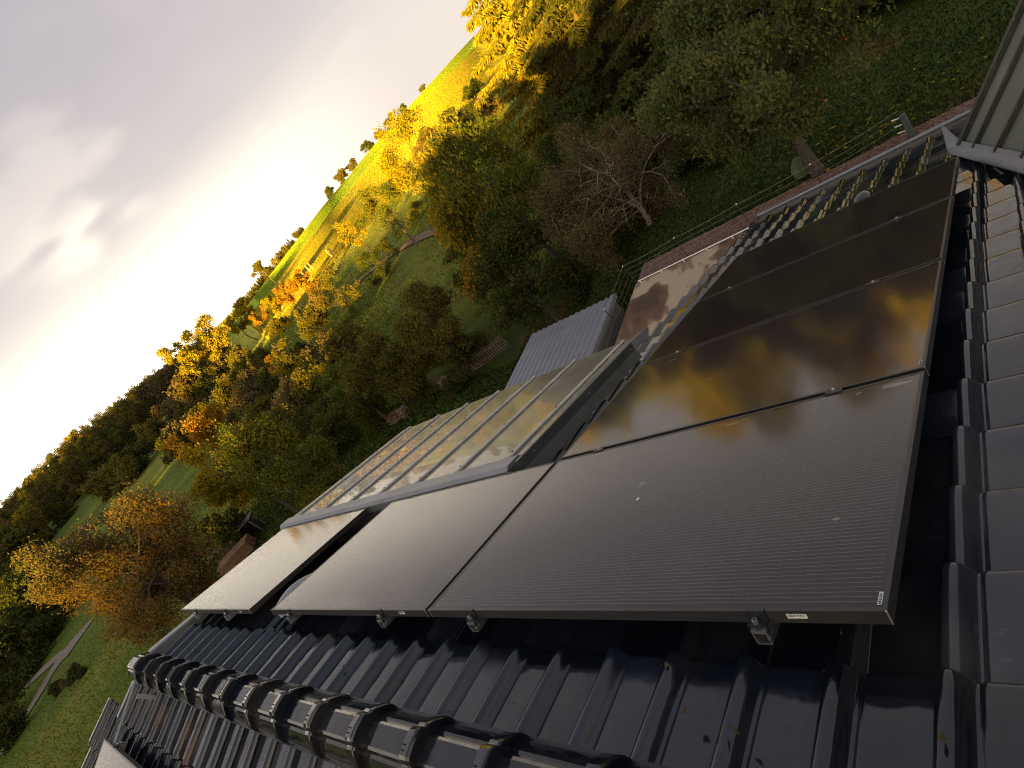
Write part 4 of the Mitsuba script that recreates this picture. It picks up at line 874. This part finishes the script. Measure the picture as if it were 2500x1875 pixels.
pts = scatter(33, (-63, -52.5), [(-63, 380), (-52.5, 330)], [(-63, 70), (-52.5, 40)], 5)
wood('wood', 'far dark wood behind the left end of the yellow field', pts, 34, [0.40, 0.25, 0.15, 0.12, 0.04, 0.04], 0.30, 0.50)
pts = scatter(35, (-180, -113), [(-180, 190), (-165, 230), (-113, 215)], [(-180, 22), (-113, 40)], 4.2) + scatter(36, (113, 180), [(113, 190), (180, 188)], [(113, 18), (180, 22)], 4.2)
wood('hill_forest', 'forest on the hill behind the house', pts, 37, [0.46, 0.26, 0.10, 0.06, 0.04, 0.08], 0.98, 1.12)
for i, (x, y, s) in enumerate([(40, -30, 1.7), (36, -24, 1.6)]):  # unseen spruces, added to screen the low sun
    k = thing('added_spruce', 'tall spruce added out of view behind the house', 'tree', 'added spruces out of view'); scene[k] = {'type': 'instance', 'group': {'type': 'ref', 'id': 'model_wood_conifer0'}, 'to_world': T4(shift(x, y, 0, i, (s * .9, s * .9, s)))}
for i, (x, y, s) in enumerate([(0.8, -12, 0.95), (-1.6, -14.5, 0.95)]):  # unseen trees added to keep low sun off the ridge and rear slope
    k = thing('added_tree', 'leafy tree added out of view to shade the roof ridge', 'tree', 'added leafy trees out of view'); scene[k] = {'type': 'instance', 'group': {'type': 'ref', 'id': 'model_wood_broadleaf3'}, 'to_world': T4(shift(x, y, 0, i, (s, s, s)))}
for i, (x, y, s) in enumerate([(-8.2, 50, 0.78), (-12.5, 53, 0.85), (-3.5, 55, 0.8), (3, 60, 0.85), (11, 62, 0.8)]):
    k = thing('autumn_tree', 'autumn tree beyond the hedge at the end of the lawn', 'tree', 'autumn trees beyond the hedge'); scene[k] = {'type': 'instance', 'group': {'type': 'ref', 'id': MODELS[3 + i % 2]}, 'to_world': T4(shift(x, y, 0, i, (s * 1.2, s * 1.2, s)))}
for i in range(1, 9):
    x, y, z, rh, rv = TREES['far%d' % i]; s = 0.6 * rh
    k = thing('skyline_tree', 'small tree standing on the skyline above the yellow field', 'tree', 'trees along the skyline of the field')
    scene[k] = {'type': 'instance', 'group': {'type': 'ref', 'id': 'model_shrub_%s%d' % ('bod'[i % 3], i % 2)}, 'to_world': T4(shift(x, y, 0.1, i, (s * 1.25, s * 1.25, s * 0.9)))}
for kx, (name, X, Y, R_, lbl) in enumerate([('hedge', None, None, None, None)]):
    for n in ('hedge1', 'hedge2', 'hedge3', 'hedge4'):
        x, y, cz, rh, rv = dims(n); k = thing('hedge_bush', 'dark evergreen bush in the deep shade behind the lawn', 'shrub', 'dark bushes behind the lawn')
        scene[k] = {'type': 'instance', 'group': {'type': 'ref', 'id': 'model_shrub_d%d' % (len(n) % 2)}, 'to_world': T4(shift(x, y, 0, rh, (rh * 1.25, rh * 1.25, (cz + rv) / 1.85)))}

for i, (x, y, s, h) in enumerate([(-6.4, 20.5, 1.9, 2.2), (-4.3, 21.5, 2.0, 2.6), (-2.6, 22.8, 2.0, 2.5), (-8.4, 19.0, 1.7, 1.9), (-0.6, 23.2, 1.9, 2.2), (1.6, 23.6, 1.9, 1.9), (-3.4, 19.0, 1.2, 1.1), (3.8, 24.5, 2.0, 1.9)]):
    k = thing('hedge_bush', 'dark evergreen bush in the deep shade behind the lawn', 'shrub', 'dark bushes behind the lawn')
    scene[k] = {'type': 'instance', 'group': {'type': 'ref', 'id': 'model_shrub_d%d' % (i % 2)}, 'to_world': T4(shift(x, y, 0, i * 1.3, (s, s, h / 1.85)))}

# ------------------------------------------------------------------ grass, fallen leaves
def blades(name, label, seed, xy, h, w, pal, cat='grass', lift=0.0):
    r = np.random.default_rng(seed); n = len(xy); z = ground_z(xy[:, 0], xy[:, 1]) + lift
    a = r.uniform(0, 6.28, n); d = np.stack([np.cos(a), np.sin(a), np.zeros(n)], 1) * (w * r.uniform(.6, 1.4, n))[:, None] / 2
    b = np.column_stack([xy, z - 0.01]); t = b + np.column_stack([r.normal(0, h * 0.3, n), r.normal(0, h * 0.3, n), h * r.uniform(.55, 1.35, n)])
    V = np.stack([b - d, b + d, t], 1).reshape(-1, 3); i = np.arange(n) * 3
    pn = np_fbm(xy[:, 0] * 0.25, xy[:, 1] * 0.25, 3, seed); c = leaf_colors(r, pal, (pn * 9).astype(int) + (r.random(n) < 0.3), n)
    k = add(name, quad(V, np.stack([i, i + 1, i + 2], 1)), 'm_leaf', color=np.repeat(c, 3, axis=0)); lab(k, label, cat, kind='stuff')
def fan(seed, n, az, D, pw=1.0):
    r = np.random.default_rng(seed); a = np.radians(r.uniform(*az, n)); d = D[0] * (D[1] / D[0]) ** (r.random(n) ** pw); return np.column_stack([2.2 + d * np.sin(a), -0.65 + d * np.cos(a)])
blades('field_grass', 'tall sunlit grass covering the lower part of the field', 51, fan(51, 110000, (-62, -24), (100, 205)), 0.42, 0.30, 'hay')
blades('upper_field_grass', 'fresh green crop on the upper part of the field', 52, fan(52, 50000, (-60, -24), (205, 292)), 0.35, 0.40, 'hay2')
xy = fan(53, 90000, (-112, -70), (17, 95)); keep = np.ones(len(xy), bool)
for px_, py_ in PATH: keep &= np.hypot(xy[:, 0] - px_, xy[:, 1] - py_) > 1.3
blades('meadow_grass', 'olive green meadow grass on the slope beyond the left gable', 53, xy[keep], 0.10, 0.05, 'grass')
r = np.random.default_rng(54); xy = np.column_stack([r.uniform(-13, 7, 70000), 11.98 + 9 * r.random(70000) ** 1.3]); xy = xy[(xy[:, 0] > -5.6) | (xy[:, 0] < -9.5) | (xy[:, 1] > 12.1)]
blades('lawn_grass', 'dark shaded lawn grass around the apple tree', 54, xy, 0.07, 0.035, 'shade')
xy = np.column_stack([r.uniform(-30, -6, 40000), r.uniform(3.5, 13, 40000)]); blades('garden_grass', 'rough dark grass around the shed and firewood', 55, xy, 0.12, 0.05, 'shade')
xy = fan(56, 64000, (-66, -20), (26, 104)); blades('pasture_grass', 'shaded grass on the pasture on both sides of the track', 56, xy, 0.16, 0.10, 'grass')
def litter(name, label, seed, xy, size, pal):
    r = np.random.default_rng(seed); C = np.column_stack([xy, ground_z(xy[:, 0], xy[:, 1]) + 0.07]); lf = leaf_mesh(r, C, size, size * .7, leaf_colors(r, pal, r.integers(0, 3, len(C)), len(C)), 0.0)
    V, Fc, c = lf; V = V.copy(); zc = np.repeat(C[:, 2], 4); V[:, 2] = zc + (V[:, 2] - zc) * 0.35; k = add(name, quad(V, Fc), 'm_leaf', color=c); lab(k, label, 'leaves', kind='stuff')
a = r.normal(size=(190, 2)) * [0.9, 0.8] + [-0.3, 13.2]; b = np.column_stack([r.uniform(-9, 2, 60), r.uniform(12.2, 17, 60)])
litter('fallen_leaves', 'yellow fallen leaves scattered on the lawn by the apple tree', 57, np.vstack([a, b]), 0.10, 'yellow')
litter('shed_leaves', 'pale fallen leaves on the grass behind the shed', 58, np.column_stack([r.uniform(-12, -6, 90), r.uniform(11.2, 14, 90)]), 0.06, 'yellow')

r = np.random.default_rng(59); ms = []
S_ = np.concatenate([r.uniform(-3.6, 2.4, 26), r.uniform(-0.6, 1.4, 14)]); T_ = np.concatenate([r.uniform(-0.3, -0.05, 26), r.uniform(4.5, 6.7, 14)])
C_ = np.column_stack([S_, T_, np.full(40, -0.128)]); lf = leaf_mesh(r, C_, 0.035, 0.024, leaf_colors(r, 'brown', r.integers(0, 3, 40), 40), 0.0); V_ = lf[0].copy(); V_[:, 2] = -0.128 + (V_[:, 2] + 0.128) * 0.4
V_ = V_ @ ROOF[:3, :3].T; lab(add('roof_leaves', quad(V_, lf[1]), 'm_leaf', color=lf[2]), 'tiny dry leaves lying on the black roof tiles', 'leaves', kind='stuff')

# ------------------------------------------------------------------ shed
k = thing('shed', 'small garden shed with light grey corrugated roof beside the terrace', 'shed')
x0, x1, y0, y1, zt = -9.32, -6.17, 8.62, 10.86, -4.90
xs = []; zs = []
nrib = 15; pw_ = (x1 - x0) / nrib
for i in range(nrib):
    for f, z in ((0.0, 0.0), (0.30, 0.0), (0.40, 0.028), (0.72, 0.028), (0.82, 0.0)): xs.append(x0 + (i + f) * pw_); zs.append(z)
xs.append(x1); zs.append(0.0); xs, zs = np.array(xs), np.array(zs)
V = np.concatenate([np.column_stack([xs, np.full_like(xs, y), zt + zs + o]) for y, o in ((y0, 0.03), (y1, 0.0), (y1, -0.006), (y0, 0.024))])
n = len(xs); Fc = []
for q_ in range(4):
    A, B = q_ * n, ((q_ + 1) % 4) * n
    for j in range(n - 1): Fc += [[A + j, A + j + 1, B + j + 1], [A + j, B + j + 1, B + j]]
m = quad(V, Fc)
rk = add('roof', m, 'm_shedroof', k)
add('edge_trim', catm([box([x1 - 0.012, y0, zt - 0.07], [x1 + 0.012, y1, zt + 0.055]), box([x1 - 0.16, y0, zt + 0.034], [x1 - 0.012, y1, zt + 0.040])]), 'm_shedroof', rk)
add('wall', box([x0 + 0.1, y0 + 0.1, -7.4], [x1 - 0.10, y1 - 0.1, zt - 0.02]), 'm_shedwall', k)
for i in range(12):
    add('board', box([x1 - 0.098, y0 + 0.08, zt - 0.22 - i * 0.175], [x1 - 0.075, y1 - 0.08, zt - 0.06 - i * 0.175], 0.004), 'm_shedwall', k)
ledge = lab(add('pavement', box([-6.1, 7.5, -7.5], [-5.705, 11.5, -6.2]), 'm_slab'), kind='structure')
# ------------------------------------------------------------------ electric fence round the terrace and along the gravel
fence = thing('electric_fence', 'low electric fence with four thin wires along the terrace edge', 'fence')
fp = [(-5.72, 5.4), (-5.72, 7.4), (-5.72, 9.52), (-5.64, 11.10), (-4.17, 11.18), (-2.62, 11.24), (-1.08, 11.3), (0.46, 11.6)]
for x, y in fp[:-1]:
    p = add('post', tubes([([[x, y, -5.06], [x, y, -4.40]], 0.011)], 8, True), 'm_steel', fence)
    ins = trimesh.creation.icosphere(subdivisions=1, radius=0.017); ins.apply_translation([x, y, -4.395]); add('insulator', ins, 'm_white', p)
for i, z in enumerate((-4.405, -4.54, -4.67, -4.80)):
    path = []
    for a, b in zip(fp[:-1], fp[1:]):
        for t in np.linspace(0, 1, 6)[:-1]: path.append([a[0] + (b[0] - a[0]) * t, a[1] + (b[1] - a[1]) * t, z - 0.02 * math.sin(math.pi * t) + 0.0])
    path.append([fp[-1][0], fp[-1][1], z]); add('wire', tubes([(path, 0.0028 if i == 0 else 0.0018)], 4), 'm_wire', fence)
k = thing('corner_post', 'grey fence post with three white insulators at the gravel strip near the dormer', 'post')
add('shaft', box([0.43, 11.57, -5.3], [0.53, 11.67, -4.52], 0.008), 'm_post', k)
for i in range(3): add('insulator', tubes([([[0.43, 11.63, -4.56 - i * 0.14], [0.30, 11.66, -4.555 - i * 0.14]], 0.012)], 8, True), 'm_white', k)
# ------------------------------------------------------------------ boulder, firewood, pickets, chair, timber
bo = trimesh.creation.icosphere(subdivisions=3, radius=1.0); v = bo.vertices; v = v * (1 + 0.16 * (np_fbm(v[:, 0] * 2 + 5, v[:, 1] * 2 + v[:, 2] * 1.7, 3, 2) - 0.5)[:, None] * 2) * [0.24, 0.22, 0.30]
bo.vertices = v + [BOULDER_XY[0][0], BOULDER_XY[0][1], float(ground_z(*BOULDER_XY[0])) + 0.12]
lab(add('boulder', bo, 'm_boulder', smooth=True), 'mossy yellow-green boulder leaning on the apple trunk', 'boulder')
r = np.random.default_rng(77)
def woodpile(a, b, rows, label, rad=0.055, mat='m_log'):
    k = thing('wood_pile', label, 'firewood'); a, b = np.array(a), np.array(b); d = (b - a); Ln = np.linalg.norm(d); d /= Ln; nrm = np.array([d[1], -d[0]])
    for j in range(rows):
        nn = int(Ln / (2 * rad)) - j % 2
        for i in range(nn):
            if r.random() < 0.06: continue
            p = a + d * ((i + 0.5 + 0.5 * (j % 2)) * 2 * rad) + nrm * r.normal(0, 0.03); rr = rad * r.uniform(.7, 1.0)
            c = trimesh.creation.cylinder(rr, 0.42 * r.uniform(.85, 1.1), sections=int(r.choice([5, 6, 7]))); R = trimesh.geometry.align_vectors([0, 0, 1], [nrm[0], nrm[1], r.normal(0, .06)]); c.apply_transform(R)
            c.apply_translation([p[0], p[1], float(ground_z(*p)) + rad * (0.9 + 1.72 * j)]); add('log', c, mat, k)
LX = LOGS_XY
woodpile(LX[0], LX[1], 4, 'long firewood stack in pale split logs behind the small dark tree')
woodpile(LX[1], LX[2], 4, 'firewood stack at the centre of the row under the trees')
woodpile(LX[3], LX[4], 4, 'dark heap of split logs beside the wooden chair')
k = thing('picket_fence', 'weathered brown picket fence under the dark tree by the shed', 'fence')
A, B = np.array(PICKETS_XY[0]), np.array(PICKETS_XY[1]); D_ = (B - A) / np.linalg.norm(B - A)
for i in range(17):
    p = A + (B - A) * i / 16; z = float(ground_z(*p)); m = box([-0.035, -0.011, 0], [0.035, 0.011, 0.62 + r.uniform(-.06, .06)]); m.apply_transform(mat4(np.array([[D_[0], -D_[1], 0], [D_[1], D_[0], 0], [0, 0, 1.0]]), [p[0], p[1], z])); add('picket', m, 'm_oldwood', k)
for h in (0.15, 0.45):
    m = tubes([([[A[0], A[1], float(ground_z(*A)) + h], [B[0], B[1], float(ground_z(*B)) + h]], 0.022)], 4); m.apply_translation([D_[1] * 0.035, -D_[0] * 0.035, 0]); add('cross_rail', m, 'm_oldwood', k)
k = thing('garden_chair', 'red-brown wooden garden chair at the left end of the firewood', 'chair')
cx_, cy_ = CHAIR_XY[0]; M = shift(cx_, cy_, 0, 2.4)
for a, b in ((-.2, -.2), (.2, -.2)): add('leg', tr(box([a - .02, b - .02, 0], [a + .02, b + .02, .43]), M), 'm_timber', k)
for a in (-.2, .2): add('leg', tr(box([a - .02, .18, 0], [a + .02, .22, .95]), M), 'm_timber', k)
add('seat', tr(box([-.23, -.23, .43], [.23, .2, .46]), M), 'm_timber', k)
for z in (.6, .74, .88): add('slat', tr(box([-.18, .185, z], [.18, .21, z + .07]), M), 'm_timber', k)
k = thing('timber_stack', 'stack of fresh orange-brown planks on the grass behind the left solar panel', 'timber')
tx, ty = TIMBER_XY[1]; tx2, ty2 = TIMBER_XY[0]; dv = np.array([tx2 - tx, ty2 - ty]); ang = math.atan2(dv[1], dv[0]); M = shift(tx + dv[0] / 2, ty + dv[1] / 2, 0, ang)
for j in range(6):
    for i in range(5): add('plank', tr(box([-.85 + r.normal(0, .02), -.42 + i * .17, .08 + j * .085], [.85 + r.normal(0, .02), -.27 + i * .17, .15 + j * .085]), M), 'm_timber', k)
k = thing('lean_to', 'low dark lean-to shelter next to the planks', 'shelter')
M2 = M @ mat4(np.eye(3), [0.1, 0.95, 0])
add('roof', tr(box([-1.2, -.35, .84], [1.2, .45, .87]), M2), 'm_steel', k)
for a in (-1.1, 0, 1.1):
    for b in (-.3, .4): add('post', tr(box([a - .03, b - .03, 0], [a + .03, b + .03, .84]), M2), 'm_oldwood', k)
add('back', tr(box([-1.15, .41, 0.02], [1.15, .43, .8]), M2), 'm_steel', k)
k = thing('low_wall', 'low grey concrete wall along the far lawn at the left edge', 'wall')
A, B = np.array(WALL_XY[0]), np.array(WALL_XY[1]); n = 9; D_ = (B - A) / n
for i in range(n):
    a = A + D_ * i; b = A + D_ * (i + 0.985); nr = np.array([-D_[1], D_[0]]) / np.linalg.norm(D_) * 0.12; z = float(ground_z(*a))
    add('block', trimesh.convex.convex_hull(np.array([[*(q_ + s_ * nr), z + h] for q_ in (a, b) for s_ in (-1, 1) for h in (-0.2, 0.42)])), 'm_slab', k)
# wooden frames and posts by the field
for i, (x, y) in enumerate(FRAMES_XY):
    k = thing('wooden_frame', 'weathered wooden frame standing in the pasture below the orange hedge row', 'frame', 'wooden frames in the pasture'); M = shift(x, y, 0, 0.7 + i)
    for s in (-1, 1): add('post', tr(box([s * 0.8 - .05, -.05, 0], [s * 0.8 + .05, .05, 1.3]), M), 'm_oldwood', k)
    for z in (0.55, 1.15): add('bar', tr(box([-1.0, -.035, z], [1.0, .035, z + .09]), M), 'm_oldwood', k)
for i, (x, y) in enumerate(FIELDPOSTS_XY):
    k = thing('field_post', 'pale wooden post at the lower edge of the yellow field', 'post', 'posts along the field edge'); add('shaft', tr(box([-.09, -.09, -.2], [.09, .09, 1.9]), shift(x, y)), 'm_palebark', k)
for i, (x, y) in enumerate(TRACKPOSTS_XY):
    k = thing('track_post', 'weathered post standing beside the dirt track', 'post', 'posts beside the track'); add('shaft', tr(box([-.06, -.06, -.2], [.06, .06, 1.3]), shift(x, y)), 'm_oldwood', k)
